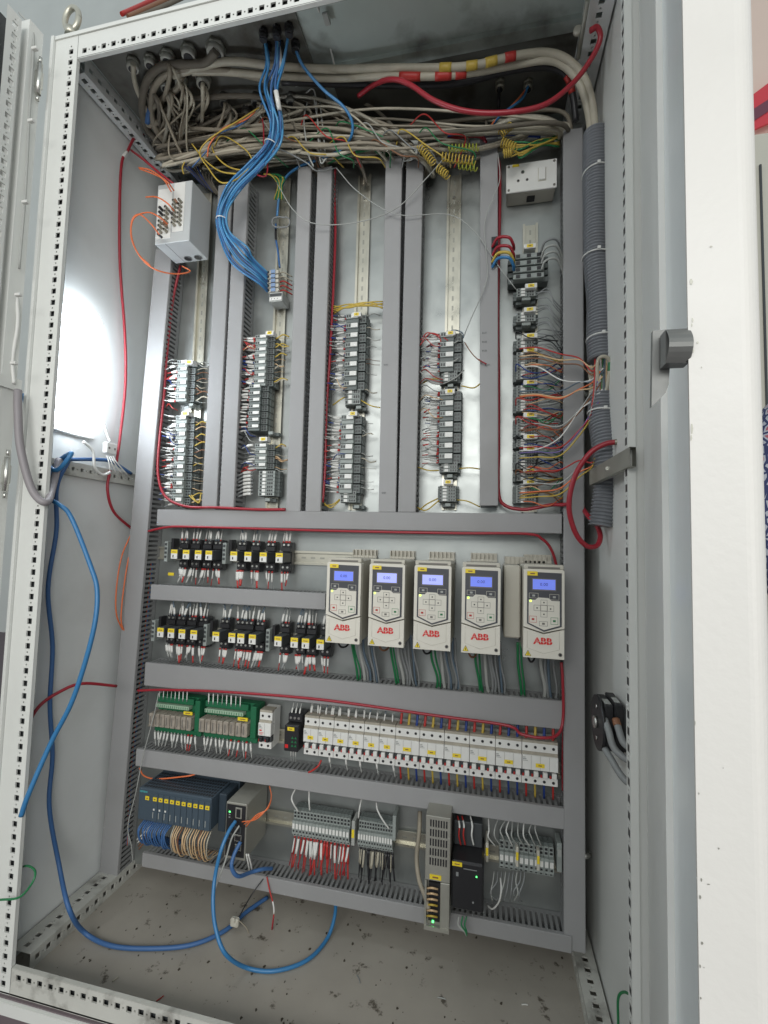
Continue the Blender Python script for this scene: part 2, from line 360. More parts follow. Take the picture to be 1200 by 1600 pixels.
# cross rails on the side walls
def slot_bar(p0, p1, h, t, m, name, holes=True):
    p0, p1 = Vector(p0), Vector(p1); b = MB(); d = p1-p0; L = d.length; d.normalize(); upv = Vector((0, 0, 1)); nr = d.cross(upv).normalized()
    perf(b, p0, d, upv, nr, L, h, h*.5, m, pitch=.025, hs=.008, ss=.003)
    q = [p0, p1]
    for z in (0, h):
        a, c = p0+upv*z, p1+upv*z; b.quad([a, c, c-nr*t, a-nr*t], m)
    b.quad([p0-nr*t, p1-nr*t, p1-nr*t+upv*h, p0-nr*t+upv*h], m)
    return b
b = slot_bar((-.052, .045, .985), (-.052, .40, .985), .032, .012, dirtyrail, 'x'); cpart(b, 'cross_rail')
b = MB()
aa, bb_ = PX(984, 698, 1.109), P(921, 735, .20)
hv = Vector((0, 0, .030)); d_ = Vector((.010, .004, 0))
b.quad([aa, bb_, bb_-hv, aa-hv], dullsteel); b.quad([aa+d_, bb_+d_, bb_, aa], dullsteel); b.quad([aa+d_-hv, bb_+d_-hv, bb_+d_, aa+d_], dullsteel); b.quad([bb_, bb_+d_, bb_+d_-hv, bb_-hv], dullsteel); b.quad([aa-hv, bb_-hv, bb_+d_-hv, aa+d_-hv], dullsteel)
mid = aa.lerp(bb_, .5)-hv*.5; b.cyl(mid+Vector((0, -.003, 0)), mid+Vector((0, .002, 0)), .0035, steel, 10)
cpart(b, 'support_bracket')
# hinges
def hinge(u, v, X):
    c = PX(u, v, X); b = MB(); b.cyl(c+Vector((0, -.012, -.035)), c+Vector((0, -.012, .035)), .0055, steel, 12); b.box(c+Vector((-.009, -.017, -.02)), c+Vector((.004, -.004, .02)), steel, .002)
    b.cyl(c+Vector((0, -.012, -.05)), c+Vector((0, -.012, -.038)), .0035, steel, 8); b.cyl(c+Vector((0, -.012, .038)), c+Vector((0, -.012, .05)), .0035, steel, 8); cpart(b, 'hinge')
hinge(69, 132, -.066); hinge(19, 742, -.064)
c = Vector((1.141, -.012, .962)); b = MB(); b.cyl(c+Vector((-.006, -.004, -.042)), c+Vector((-.006, -.004, .042)), .0045, steel, 12); cpart(b, 'hinge')
# left door: opened outwards, we look along its inner face
b = MB()
b.box((-.145, -.62, -.04), (-.135, -.02, 1.95), paint)           # door skin
b.box((-.134, -.050, -.04), (-.0735, -.0185, 1.95), paint)      # hinge-side return
ld = cpart(b, 'door')
b = MB(); perf(b, (-.074, -.066, -.04), (0, 0, 1), (0, -1, 0), (1, 0, 0), 1.97, .03, .012, paint); b.box((-.0745, -.066, -.04), (-.09, -.067, 1.93), paint); b.box((-.105, -.0955, -.04), (-.106, -.0665, 1.93), darkgrey)  # dark sheet behind the frame holes, painted in for shade
b.box((-.100, -.62, -.04), (-.102, -.097, 1.95), paint)
o = cpart(b, 'door_frame'); o.parent = ld; o.matrix_parent_inverse = Matrix.Identity(4); ld_inv = ld
b = MB(); b.box((-.0735, -.30, 1.145), (-.068, -.012, 1.170), paint); o = cpart(b, 'door_rail'); o.parent = ld; o.matrix_parent_inverse = Matrix.Identity(4)
# right door: free edge points towards the camera
rh = Vector((1.1345, .0, 0)); re = Vector((.9870, -.555, 0)); dd = (re-rh).normalized(); nin = Vector((dd.y, -dd.x, 0))  # nin points into the cabinet side
if nin.x > 0: nin = -nin
def dbox(b, s0, s1, n0, n1, z0, z1, m):
    W = (re-rh).length; c = []
    for (s_, n_) in ((s0, n0), (s1, n0), (s1, n1), (s0, n1)): c.append(rh+dd*(s_*W)+nin*n_)
    for z_a, z_b in ((z0, z1),):
        lo = [q+Vector((0, 0, z_a)) for q in c]; hi = [q+Vector((0, 0, z_b)) for q in c]
        for i in range(4): j = (i+1) % 4; b.quad([lo[i], lo[j], hi[j], hi[i]], m)
        b.quad(lo[::-1], m); b.quad(hi, m)
b = MB(); dbox(b, 0, .985, -.0065, -.0045, -.04, 1.95, white_edge)
# rounded free edge
W_ = (re-rh).length; prof = []
e0 = re+nin*0.0; 
for k in range(9):
    a = math.pi/2*k/8; prof.append(re-dd*(.0065*(1-math.sin(a)))*1.0+nin*(-.0195+0*k)-nin*(.0065*(1-math.cos(a)))*0)
edge = []
for k in range(9):
    a = math.pi/2*(1-k/8); edge.append(re+dd*(-.008+.008*math.cos(a))+nin*(-.0180-.008*math.sin(a)))
edge = [re-dd*.10+nin*(-.026)]+edge+[re+nin*0.0017, re-dd*.004+nin*.0017]
for i in range(len(edge)-1):
    p_, q_ = edge[i], edge[i+1]; b.quad([p_+Vector((0, 0, -.04)), q_+Vector((0, 0, -.04)), q_+Vector((0, 0, 1.95)), p_+Vector((0, 0, 1.95))], white_edge, 0 < i < 9)
dbox(b, 0.0, .82, -.0255, -.0065, -.04, 1.95, white_edge)
rd = cpart(b, 'door', 'right door seen almost edge-on, bright textured free edge')
b = MB(); dbox(b, .01, .50, -.004, .0, -.04, 1.95, paint_side); dbox(b, .508, .76, -.004, .0010, -.04, 1.95, paint); o = cpart(b, 'door_frame'); o.parent = rd; o.matrix_parent_inverse = Matrix.Identity(4)
b = MB(); dbox(b, .50, .508, -.004, -.001, -.04, 1.95, dark); dbox(b, .765, .785, -.004, .0015, -.04, 1.95, white); dbox(b, .786, .80, -.004, .0055, -.04, 1.95, white)  # white strip and raised ridge added to stand in for a bright highlight
n_ = 8
gutm = mat('pale_door_gutter_metal', (.74, .78, .78), .30, metal=.1)
gp = [rh+dd*(W_*(.80+.1998*i/n_))+nin*(.0015-.0030*math.sin(math.pi*i/n_)) for i in range(n_+1)]
for i in range(n_): b.quad([gp[i]+Vector((0, 0, -.04)), gp[i+1]+Vector((0, 0, -.04)), gp[i+1]+Vector((0, 0, 1.95)), gp[i]+Vector((0, 0, 1.95))], gutm, True)
o = cpart(b, 'door_gutter'); o.parent = rd; o.matrix_parent_inverse = Matrix.Identity(4)
# lock tongue of the right door
b = MB(); gm = mat('cast_lock_metal', (.13, .135, .13), .38, metal=.3, vary=.05, scale=60)
def slab(pts, y0, y1):
    q = [P(u, v, y0) for u, v in pts]; bk = [Vector((p_.x, y1, p_.z)) for p_ in q]; k = len(q)
    b.quad(q, gm); b.quad(bk[::-1], gm)
    for i in range(k): j = (i+1) % k; b.quad([q[i], bk[i], bk[j], q[j]], gm)
# bent tab: curved top lip, tapering tongue below
tl_, tr_ = P(1040, 515, -.5535), P(1078, 511, -.5535)
prev = None
for i in range(9):
    a_ = math.pi*.62*i/8-.35; v_ = 541-27*math.cos(max(0, a_)) if 0 else 0
    f_ = i/8; vv = 513+54*f_; dy = -.0045*math.sin(math.pi*min(1, f_*1.0))
    pa, pb = P(1040, vv+2*(1-f_), -.5535+dy*.0), P(1077.5-(8 if f_ > .9 else 0), vv, -.5535+dy*.0)
    pa = pa+Vector((0, dy, 0)); pb = pb+Vector((0, dy, 0))
    if prev: b.quad([prev[0], prev[1], pb, pa], gm, True)
    prev = (pa, pb)
slab(((1040, 515), (1077.5, 513), (1077.5, 566), (1040, 568)), -.5530, -.546)
slab(((1020, 517), (1041, 515), (1047, 568), (1045, 600), (1040, 614), (1018, 636)), -.545, -.5425)
o = cpart(b, 'door_lock'); o.parent = rd; o.matrix_parent_inverse = Matrix.Identity(4)
# lifting eye on the roof corner
b = MB(); c = P(112, 34, .02); pts = [c+Vector((.019*math.cos(a), 0, .028*math.sin(a)+.006)) for a in [math.pi*2*i/24 for i in range(25)]]; b.tube(pts, .0062, railm, 10, cap=False); b.cyl(c+Vector((0, 0, -.035)), c+Vector((0, 0, -.018)), .012, railm, 14); cpart(b, 'lifting_eye')

# ================================================================== WIRING DUCTS
nd = [0]
def duct(p_a, p_b, width, label, depth=YP-YD, slots=True, group='slotted wiring ducts', Yf=YD, pitch=.0125):
    """p_a -> p_b : centre line of the cover at the front plane"""
    a, c = Vector((p_a[0], Yf, p_a[1])), Vector((p_b[0], Yf, p_b[1])); d = c-a; L = d.length; d.normalize(); s = Vector((d.z, 0, -d.x))
    ang = math.atan2(d.x, d.z)
    root = empty('wiring_duct', (a.x, YP, a.z), label, 'wiring duct', group, rot=(0, ang, 0))
    dep = YP-Yf-.001; h = width/2; t = .0016
    b = MB(); b.box((-h, -dep-.001, 0), (h, -dep+.002, L), ductm, .0008); b.box((-h-.0006, -dep+.0005, 0), (-h+.001, -dep+.008, L), ductm); b.box((h-.001, -dep+.0005, 0), (h+.0006, -dep+.008, L), ductm); b.build('cover', root)
    b = MB(); b.box((-h+.001, -.003, 0), (h-.001, -.001, L), ductd)
    for sx in (-1, 1):
        x = sx*(h-t)
        b.box((x-t/2, -.012, 0), (x+t/2, -.0012, L), ductd)
        b.box((x-t/2, -dep+.002, 0), (x+t/2, -dep+.006, L), ductd)
        z = .004
        while z+pitch < L:
            b.box((x-t/2, -dep+.005, z), (x+t/2, -.011, z+pitch*.52), ductd); z += pitch
    b.build('slotted_wall', root)
    nd[0] += 1; return root
def vx(u0, u1, v): 
    a, c = P(u0, v, YD), P(u1, v, YD); return (a.x+c.x)/2, c.x-a.x
def vduct(tl, tr, bl, br, vt, vb, label):
    xa, wa = vx(tl, tr, vt); xb, wb = vx(bl, br, vb); za, zb = P((tl+tr)/2, vt, YD).z, P((bl+br)/2, vb, YD).z
    duct((xa, za), (xb, zb), (wa+wb)/2, label)
vduct(341.4, 362.7, 315, 338, 288, 793, 'narrow vertical duct of the leftmost pair, its left one')
vduct(367.7, 388, 342.5, 365, 278, 793, 'narrow vertical duct of the leftmost pair, right one under the blue bundle')
vduct(466, 486, 447, 469, 260, 799, 'vertical duct of the middle-left pair, its left one')
vduct(496.6, 518, 477, 500.5, 261, 799, 'vertical duct of the middle-left pair, right one beside a red cable')
vduct(603, 628, 591.6, 618, 244, 800, 'vertical duct of the central pair, its left one')
vduct(635, 661.7, 622.6, 648.4, 247, 800, 'vertical duct of the central pair, its right one')
vduct(750.8, 777.3, 750, 778, 208, 790, 'single vertical duct between the galvanised bay and the socket bay')
vduct(879.8, 911, 882.5, 914, 201, 1487, 'long vertical duct down the right edge beside the corrugated hose')
a0, c0 = P(257, 300, YD), P(166.5, 1380, YD)
duct((P(252, 410, YD).x+.005, P(252, 405, YD).z+.03), (P(166.5, 1380, YD).x+.002, P(166.5, 1380, YD).z), .052, 'long leaning vertical duct down the left edge of the plate')
def hduct(t0, t1, b0, b1, label, Yf=YD):
    A, B_, C_, D_ = P(*t0, YD), P(*t1, YD), P(*b0, YD), P(*b1, YD)
    zt, zb = (A.z+B_.z)/2, (C_.z+D_.z)/2; duct(((A.x+C_.x)/2, (zt+zb)/2), ((B_.x+D_.x)/2, (zt+zb)/2), zt-zb, label, pitch=.0115, Yf=Yf)
hduct((245, 797), (878, 802.5), (245, 822), (878, 832), 'horizontal duct dividing the tall terminal bays from the relays')
hduct((235.5, 912.5), (508, 929), (235, 936), (508, 953), 'short horizontal duct between the two relay rows')
hduct((226, 1035), (878.8, 1097), (225.8, 1070.6), (880, 1140.5), 'horizontal duct below the white drives, above the breakers')
hduct((213.4, 1171), (881.7, 1264), (210.6, 1197), (881.7, 1295.4), 'horizontal duct directly under the row of breakers')
hduct((225, 1333), (893, 1460), (222, 1353), (893, 1487), 'lowest horizontal duct just above the cabinet floor', Yf=YD-.004)

# ================================================================== DIN RAILS
def din_v(u_top, v_top, u_bot, v_bot, label, w=.035):
    A, B_ = P(u_top, v_top, YP-.006), P(u_bot, v_bot, YP-.006); x = (A.x+B_.x)/2; L = A.z-B_.z
    root = empty('din_rail', (x, YP, B_.z), label, 'mounting rail', 'zinc rails carrying the devices')
    b = MB(); h = w/2
    b.box((-h+.004, -.0015, 0), (h-.004, -.0004, L), railm)
    for s in (-1, 1):
        b.box((s*(h-.0055), -.0075, 0), (s*(h-.0042), -.0016, L), railm); b.box((s*(h-.0055), -.0088, 0), (s*h, -.0076, L), railm)
    b.build('rail_profile', root)
    b = MB(); z = .02
    while z < L-.01: b.box((-.0022, -.0017, z), (.0022, -.0012, z+.012), dullsteel); z += .025
    b.build('slot_row', root)
    for zz in (.12, L-.06):
        q = MB(); q.cyl((0, -.0016, zz), (0, -.0045, zz), .0045, steel, 10); q.build('screw', root)
    return root
def din_h(u0, v0, u1, v1, label, w=.035):
    A, B_ = P(u0, v0, YP-.006), P(u1, v1, YP-.006); z = (A.z+B_.z)/2; L = B_.x-A.x
    root = empty('din_rail', (A.x, YP, z), label, 'mounting rail', 'zinc rails carrying the devices')
    b = MB(); h = w/2; b.box((0, -.0015, -h+.004), (L, -.0004, h-.004), railm)
    for s in (-1, 1):
        b.box((0, -.0075, s*(h-.0055)), (L, -.0016, s*(h-.0042)), railm); b.box((0, -.0088, s*(h-.0055)), (L, -.0076, s*h), railm)
    b.build('rail_profile', root)
    b = MB(); x = .02
    while x < L-.01: b.box((x, -.0017, -.0022), (x+.012, -.0012, .0022), dullsteel); x += .025
    b.build('slot_row', root)
din_v(322, 300, 299, 795, 'zinc rail in the leftmost bay, below the white splice box')
din_v(449, 280, 421, 797, 'zinc rail in the second bay carrying the blue-cable terminals')
din_v(572, 274, 553, 797, 'brass-tinted zinc rail in the central-left bay under yellow wires')
din_v(711, 272, 701, 797, 'zinc rail in the bay with the bright plate reflection')
din_v(829, 350, 826, 800, 'zinc rail under the socket box in the rightmost bay')
din_h(246, 862, 553, 876, 'zinc rail behind the upper relay row')
din_h(238, 985, 520, 1003, 'zinc rail behind the lower relay row')
din_h(232, 1127, 880, 1200, 'zinc rail behind the breakers')
din_h(225, 1250, 880, 1342, 'zinc rail behind the lowest devices')

# ================================================================== RELAY TERMINAL STACKS
def relay_terminal(h, tone=0):
    root = empty('relay_terminal', (0, 0, 0), 'x', 'terminal'); e = h*.47; ch = []
    b = MB(); b.box((-.026, -.030, -e), (.028, -.009, e), termd, .0008); b.box((-.023, -.050, -e), (.009, -.0302, e), termd if tone else termg, .0008)
    b.box((.0095, -.042, -e*.9), (.026, -.0302, e*.9), termd)
    ch.append(b.build('housing', root))
    b = MB(); b.box((-.0225, -.0535, -e*.15), (.0085, -.0502, e*.95), termg, .0004); ch.append(b.build('front_bar', root))
    b = MB(); b.box((-.009, -.0548, -e*.05), (.0078, -.0537, e*.88), white); ch.append(b.build('marker', root))
    b = MB()
    for x in (-.0205, -.0145): b.box((x, -.0541, e*.12), (x+.0035, -.0536, e*.7), black)
    for x in (.0115, .0185):
        for z in (-e*.35, e*.45): b.box((x, -.0428, z-.0022), (x+.0045, -.0421, z+.0022), black)
    ch.append(b.build('wire_openings', root))
    return root, ch
def stack(u0, v0, u1, v1, n, desc, tone=0, flag_label=True):
    """n relay terminals from (u0,v0) down to (u1,v1): pixel centres at the front face"""
    A, B_ = P(u0, v0, YP-.05), P(u1, v1, YP-.05); h = (A.z-B_.z)/max(1, n-1)
    r, ch = relay_terminal(h, tone); locs = []
    for i in range(n):
        p = A.lerp(B_, i/max(1, n-1)); loc = Vector((A.lerp(B_, .5).x, YP, p.z)); locs.append(loc)
        proto_copy(r, ch, loc, '%s relay terminal down %s' % (ORD[i] if i else 'topmost', desc) if i else 'topmost relay terminal in %s' % desc, 'terminal', 'relay terminals on the upright rails')
    return locs, h
def flagtag(u, v, desc, w=.022, Y=YP-.057):
    p = P(u, v, Y); b = MB(); b.box((-w/2, -.0, -.0055), (w/2, .0225, .0055), white, .0006); root = b.build('marker_carrier', None, 'white marker carrier with yellow tag topping %s' % desc, 'marker', 'yellow-tagged marker carriers', org=None); root.location = p
    q = MB(); q.box((-w*.26, -.0010, -.0035), (w*.26, -.0001, .0035), yellow); q.build('yellow_tag', root)
    q = MB(); q.box((-w*.12, -.0014, -.001), (w*.12, -.0011, .001), brown); q.build('tag_print', root)
S = []
S.append((stack(288, 568, 288, 622, 6, 'the upper stack on the leftmost rail'), 'leftmost bay, upper stack', 0, 3))
S.append((stack(287, 655, 281, 783, 11, 'the lower stack on the leftmost rail'), 'leftmost bay, lower stack', 1, 3))
S.append((stack(413, 528, 409, 598, 8, 'the upper stack on the second rail'), 'second bay, upper stack', 1, 3))
S.append((stack(402, 606, 401, 668, 7, 'the dark middle stack on the second rail', 1), 'second bay, dark middle stack', 0, 2))
S.append((stack(412, 698, 411, 728, 4, 'the short lower stack on the second rail'), 'second bay, short lower stack', 1, 2))
S.append((stack(556, 497, 551, 602, 8, 'the upper stack on the central-left rail', 1), 'central-left bay, upper stack', 1, 4))
S.append((stack(548, 655, 544, 763, 8, 'the lower stack on the central-left rail'), 'central-left bay, lower stack', 1, 4))
S.append((stack(703, 526, 703, 573, 4, 'the upper stack on the reflection-side rail', 1), 'reflection bay, upper stack', 0, 5))
S.append((stack(703, 617, 701, 716, 7, 'the middle stack on the reflection-side rail', 1), 'reflection bay, middle stack', 0, 4))
for (u, v, dsc) in ((295, 566, 'the upper stack of the leftmost bay'), (289, 646, 'the lower stack of the leftmost bay'), (421, 520, 'the tall stack of the second bay'), (411, 686, 'the short stack of the second bay'), (551, 646, 'the lower stack of the central-left bay'), (557, 491, 'the upper stack of the central-left bay'), (704, 520, 'the upper stack of the reflection bay'), (703, 611, 'the middle stack of the reflection bay'), (700, 753, 'the lowest block of the reflection bay')):
    flagtag(u, v, dsc)
# thin feed-through terminals (protos: vertical stack direction)
def thin_terminal(h, w=.05):
    root = empty('feed_through_terminal', (0, 0, 0), 'x', 'terminal'); e = h*.45; ch = []
    b = MB(); b.box((-w*.55, -.028, -e), (w*.55, -.009, e), termd); b.box((-w*.42, -.044, -e), (w*.42, -.0282, e), termg); ch.append(b.build('housing', root))
    b = MB(); b.box((-.011, -.0458, -e*.8), (-.0025, -.0442, e*.8), white); ch.append(b.build('marker', root))
    b = MB()
    for x in (.002, .0075, .013): b.box((x, -.0448, -e*.6), (x+.0036, -.0442, e*.6), black)
    for x in (-.0185,): b.box((x, -.0448, -e*.6), (x+.0045, -.0442, e*.6), black)
    ch.append(b.build('wire_openings', root)); return root, ch
def thin_stack(u0, v0, u1, v1, n, desc, w=.05):
    A, B_ = P(u0, v0, YP-.044), P(u1, v1, YP-.044); h = (A.z-B_.z)/max(1, n-1); r, ch = thin_terminal(h, w)
    for i in range(n):
        p = A.lerp(B_, i/max(1, n-1)); proto_copy(r, ch, (A.lerp(B_, .5).x, YP, p.z), ('%s thin terminal from the top of ' % ORF[i] if i else 'topmost thin terminal of ')+desc, 'terminal', 'thin feed-through terminals')
thin_stack(417, 738, 416, 772, 7, 'the block at the foot of the second bay', .052)
thin_stack(552, 612, 551, 628, 3, 'the block under the upper central-left stack', .044)
thin_stack(545, 770, 544, 782, 3, 'the block under the lower central-left stack', .044)
thin_stack(702, 582, 702, 593, 3, 'the block under the upper reflection-bay stack', .044)
thin_stack(702, 724, 702, 735, 3, 'the block under the middle reflection-bay stack', .044)
thin_stack(700, 761, 699, 781, 5, 'the lowest block of the reflection bay', .044)
thin_stack(288, 788, 288, 791, 2, 'the foot of the leftmost bay', .03)
def end_clamp(u, v, desc, w=.03):
    p = P(u, v, YP-.035); b = MB(); b.box((-w*.5, -.022, -.0045), (w*.5, -.009, .0045), termd, .0008); b.box((-w*.22, -.040, -.004), (w*.22, -.0222, .004), termg, .0008); o = b.build('end_clamp', None, 'grey end clamp closing '+desc, 'end clamp', 'grey end clamps'); o.location = (p.x, YP, p.z)
for u, v, dsc in ((300, 633, 'the upper leftmost stack'), (424, 677, 'the dark middle stack of the second bay'), (419, 781, 'the block at the foot of the second bay'), (561, 637, 'the upper central-left stack'), (558, 792, 'the foot of the central-left rail'), (704, 603, 'the upper reflection-bay stack'), (703, 744, 'the middle reflection-bay stack'), (700, 789, 'the foot of the reflection-bay rail')):
    end_clamp(u, v, dsc)

# ---- short sleeved wires (prototypes, local origin at the clamp end, running towards -x)
def sleeved(dx, dz, wm, sm, fm=None, L=.038, r=.0014, rs=.0026, down=False, y=0, name='sleeved_wire'):
    """down=True: origin on top/bottom of device; wire runs vertically by L (sign dz)"""
    if down: pts = crom([(0, 0, 0), (dx*.3, y*.4, dz*L*.45), (dx, y, dz*L)], 4)
    else: pts = crom([(0, 0, 0), (-L*.5, .001, dz*.25+.001), (-L, y, dz)], 4)
    b = MB(); b.tube(pts, r, wm, 6); root = b.build(name)
    k = len(pts)
    q = MB(); q.tube(pts[1:6] if not down else pts[1:6], rs, sm, 6); ch = [q.build('sleeve', root)]
    if fm: q = MB(); q.tube(pts[0:2], rs*1.05, fm, 6); ch.append(q.build('ferrule', root))
    return root, ch
LWX = 0
LW = [sleeved(0, .004, greyl, whitew, redt), sleeved(0, -.006, greyw, whitew, None), sleeved(0, .009, greyl, whitew, None), sleeved(0, -.002, redt, whitew, redt, L=.036), sleeved(0, .006, dblue, whitew, None), sleeved(0, -.008, redt, whitew, redt)]
count = [0]
for (locs, h), desc, has_yel, per in S:
    for i, l in enumerate(locs):
        for k in range(per):
            r, ch = LW[random.choice((0, 0, 1, 2, 3, 4, 5) if 'second' in desc or 'reflection' in desc else (0, 1, 1, 2, 3, 4))]; count[0] += 1
            proto_copy(r, ch, (l.x-.0245, YP-random.uniform(.032, .052), l.z+h*((k+.5)/per-.5)+random.uniform(-.001, .001)), 'white-sleeved wire at the left of the %s terminal, %s' % (ORF[i], desc), 'wire', 'left-side wires, '+desc, scale=(random.uniform(.85, 1.15), 1, random.uniform(.6, 1.4)))
# right-hand single wires
RW = []
def rwire(m, s): 
    pts = crom([(0, 0, 0), (.010, -.004, s*.001), (.022, 0, s*.006), (.036, .006, s*.004)], 4); b = MB(); b.tube(pts, .0011, m, 6); o = b.build('control_wire'); return o, []
for m_ in (tan, yelw, brown, greyl, cab): RW.append((rwire(m_, 1))); RW.append((rwire(m_, -1)))
for (locs, h), desc, has_yel, per in S:
    if 'dark middle' in desc or 'reflection' in desc: continue
    for i, l in enumerate(locs):
        for k in range(1 if 'central' in desc else 2):
            yel = 'leftmost' in desc or 'second' in desc
            r, ch = RW[random.choice((0, 1, 2, 5, 8, 7) if yel and not (desc.startswith('leftmost bay, upper')) else (4, 5, 6, 7, 8, 9))]
            proto_copy(r, ch, (l.x+.024, YP-.034, l.z+random.uniform(-.4, .4)*h), 'thin wire leaving right of the %s terminal, %s' % (ORF[i], desc), 'wire', 'right-side wires, '+desc, scale=(random.uniform(.7, 1.12), random.uniform(.5, 1.5), random.choice((-1, 1, 1))*random.uniform(.2, 1.8)))
def lw_(pts, m, r, label, group): return cable('control_wire', pts, r, m, label, 'wire', group, seg=6, n=5)
for (ul, ur, va, vb, nm) in ((259, 274, 560, 780, 'leftmost bay'), (376, 396, 525, 770, 'second bay'), (519, 538, 495, 770, 'central-left bay'), (655, 688, 530, 730, 'reflection bay')):
    for k in range(11):
        v = random.uniform(va, vb); mm_ = random.choice((greyl, greyw, redt, greyl, tan, dblue, black)); d_v = random.uniform(-14, 14)
        lw_([(ul, v+d_v, .305), (ul+(ur-ul)*.3, v+d_v*.7-random.uniform(3, 9), .285), (ul+(ur-ul)*.7, v+random.uniform(-6, 2), .275), (ur+4, v, .284)], mm_, .0011, 'loose %s wire arching over the left-side wires of the %s' % ({greyl: 'pale grey', greyw: 'grey', redt: 'dark red', tan: 'tan', dblue: 'deep blue', black: 'black'}[mm_], nm), 'loose arching wires, '+nm)
# wires of thin blocks at the foot of bays
for i in range(7):
    r, ch = LW[1]; l = P(395, 738+i*5.6, YP-.04); proto_copy(r, ch, l, 'white-sleeved wire fanning into the foot block of the second bay', 'wire', 'foot-block wires, second bay', scale=(1.15, 1, 1.5))
def loosew(pts, m, r, label, group=None, name='control_wire', n=6): return cable(name, pts, r, m, label, 'wire', group, seg=6, n=n)
for i in range(5):
    loosew([(521, 478+i*3, .30), (545, 479+random.uniform(-4, 3), .29), (575, 474+random.uniform(-2, 5), .29), (600, 471+i*3, .30)], yelw, .0016, 'yellow wire crossing the rail above the central-left upper stack', 'yellow wires crossing the central-left rail')
for (a, c, e_) in (((520, 633), (534, 623), (539, 621)), ((563, 625), (580, 634), (594, 637)), ((507, 790), (520, 788), (531, 780)), ((505, 785), (517, 793), (531, 782)), ((658, 600), (672, 593), (688, 592)), ((721, 603), (740, 606), (752, 598)), ((653, 730), (670, 735), (686, 735)), ((718, 732), (735, 731), (750, 733)), ((655, 797), (668, 787), (684, 779)), ((652, 793), (666, 797), (686, 782)), ((714, 781), (730, 783), (750, 792)), ((296, 770), (310, 786), (314, 772)), ((290, 768), (305, 783), (312, 783))):
    loosew([(*a, .30), (*c, .285), (*e_, .295)], yelw, .0016, 'short yellow earth wire at the block ending near a bay rail at pixel-bright clamp' if 0 else 'short yellow earth wire beside a terminal block end clamp', 'short yellow earth wires at block ends')
for (pts, m_) in (([(656, 540), (672, 521), (690, 526), (700, 532)], redt), ([(658, 545), (680, 535), (705, 537), (717, 532)], greyl), ([(657, 560), (678, 552), (700, 551)], greyl), ([(657, 573), (676, 567), (706, 565), (716, 560)], greyl), ([(656, 580), (672, 597), (690, 600), (712, 590), (725, 578)], greyl), ([(658, 532), (668, 520), (686, 527), (690, 542)], redt), ([(690, 526), (708, 516), (722, 520), (724, 528)], bluew)):
    loosew([(u, v, .285) for u, v in pts], m_, .0014, 'loose wire looping over the upper stack beside the plate reflection', 'loops over the upper reflection-bay stack')

# ================================================================== RIGHTMOST BAY
# big four-pole terminal block
def big_terminal(): 
    root = empty('power_terminal', (0, 0, 0), 'x', 'terminal'); ch = []
    b = MB(); b.box((-.045, -.035, -.006), (.045, -.009, .006), termd, .001); b.box((-.034, -.055, -.0058), (.034, -.0352, .0058), termg, .001); ch.append(b.build('housing', root))
    b = MB()
    for x in (-.028, -.004, .018): b.box((x, -.0565, -.0040), (x+.009, -.0552, .0035), black)
    ch.append(b.build('wire_openings', root)); return root, ch
r, ch = big_terminal()
for i in range(4): p = P(826, 399+i*10.5, YP-.055); proto_copy(r, ch, (p.x, YP, p.z), '%s wide grey power terminal below the socket box' % ('topmost' if i == 0 else ORD[i]), 'terminal', 'wide power terminals')
end_clamp(826, 433, 'the wide power terminals', .05)
flagtag(828, 384, 'the wide power terminals', .026)
for j, (v, m_, mm) in enumerate(((372, red, 'red'), (386, red, 'second red'), (396, yelw, 'yellow'), (404, blue, 'blue'))):
    cable('power_wire', [(769, v+14, .27), (778, v, .255), (795, v-1, .25), (802, v+10, .262), (803, v+18, .28)], .0034, m_, '%s power wire looping out of the duct cut-out to the wide terminals' % ('thick upper red', 'thick lower red', 'thick yellow', 'thick blue')[j], 'wire', 'coloured loops at the duct cut-out')
b = MB(); p0, p1 = P(768, 371, YD-.0016), P(777.5, 414, YD-.0016); b.box((p0.x, YD-.0035, p1.z), (p1.x, YD-.0018, p0.z), black); b.build('cable_cutout', None, 'dark cut-out in the cover of the duct left of the socket bay', 'opening')
for j in range(4):
    cable('power_wire', [(845+j*.5, 394+j*9, .275), (852, 378+j*10, .262), (868, 374+j*10, .262), (878, 390+j*10, .285), (881, 405+j*10, .30)], .0026, greyl if j else greyw, 'grey power wire arching right from the wide terminals', 'wire', 'grey arches right of the wide terminals')
thin_stack(822, 452, 822, 461, 3, 'the small block below the wide terminals', .05); thin_stack(822, 490, 822, 500, 3, 'the second small block below the wide terminals', .05)
flagtag(830, 446, 'the small block below the wide terminals', .026); flagtag(828, 483, 'the second small block below the wide terminals', .026)
end_clamp(822, 468, 'the small block below the wide terminals', .045); end_clamp(822, 507, 'the second small block', .045)
thin_groups = ((530, 541, 3), (552, 590, 9), (604, 640, 9), (655, 678, 6), (688, 696, 3), (707, 730, 6), (741, 748, 2), (760, 784, 7))
GN = ['first', 'second', 'third', 'fourth', 'fifth', 'sixth', 'seventh', 'eighth']
for gi, (va, vb, n) in enumerate(thin_groups): thin_stack(822, va, 822, vb, n, 'the %s wired group down the rightmost rail' % GN[gi], .05)
for gi, v in enumerate((524, 546, 597, 648, 682, 700, 735, 753)): flagtag(829, v, 'the %s wired group of the rightmost rail' % GN[gi], .030)
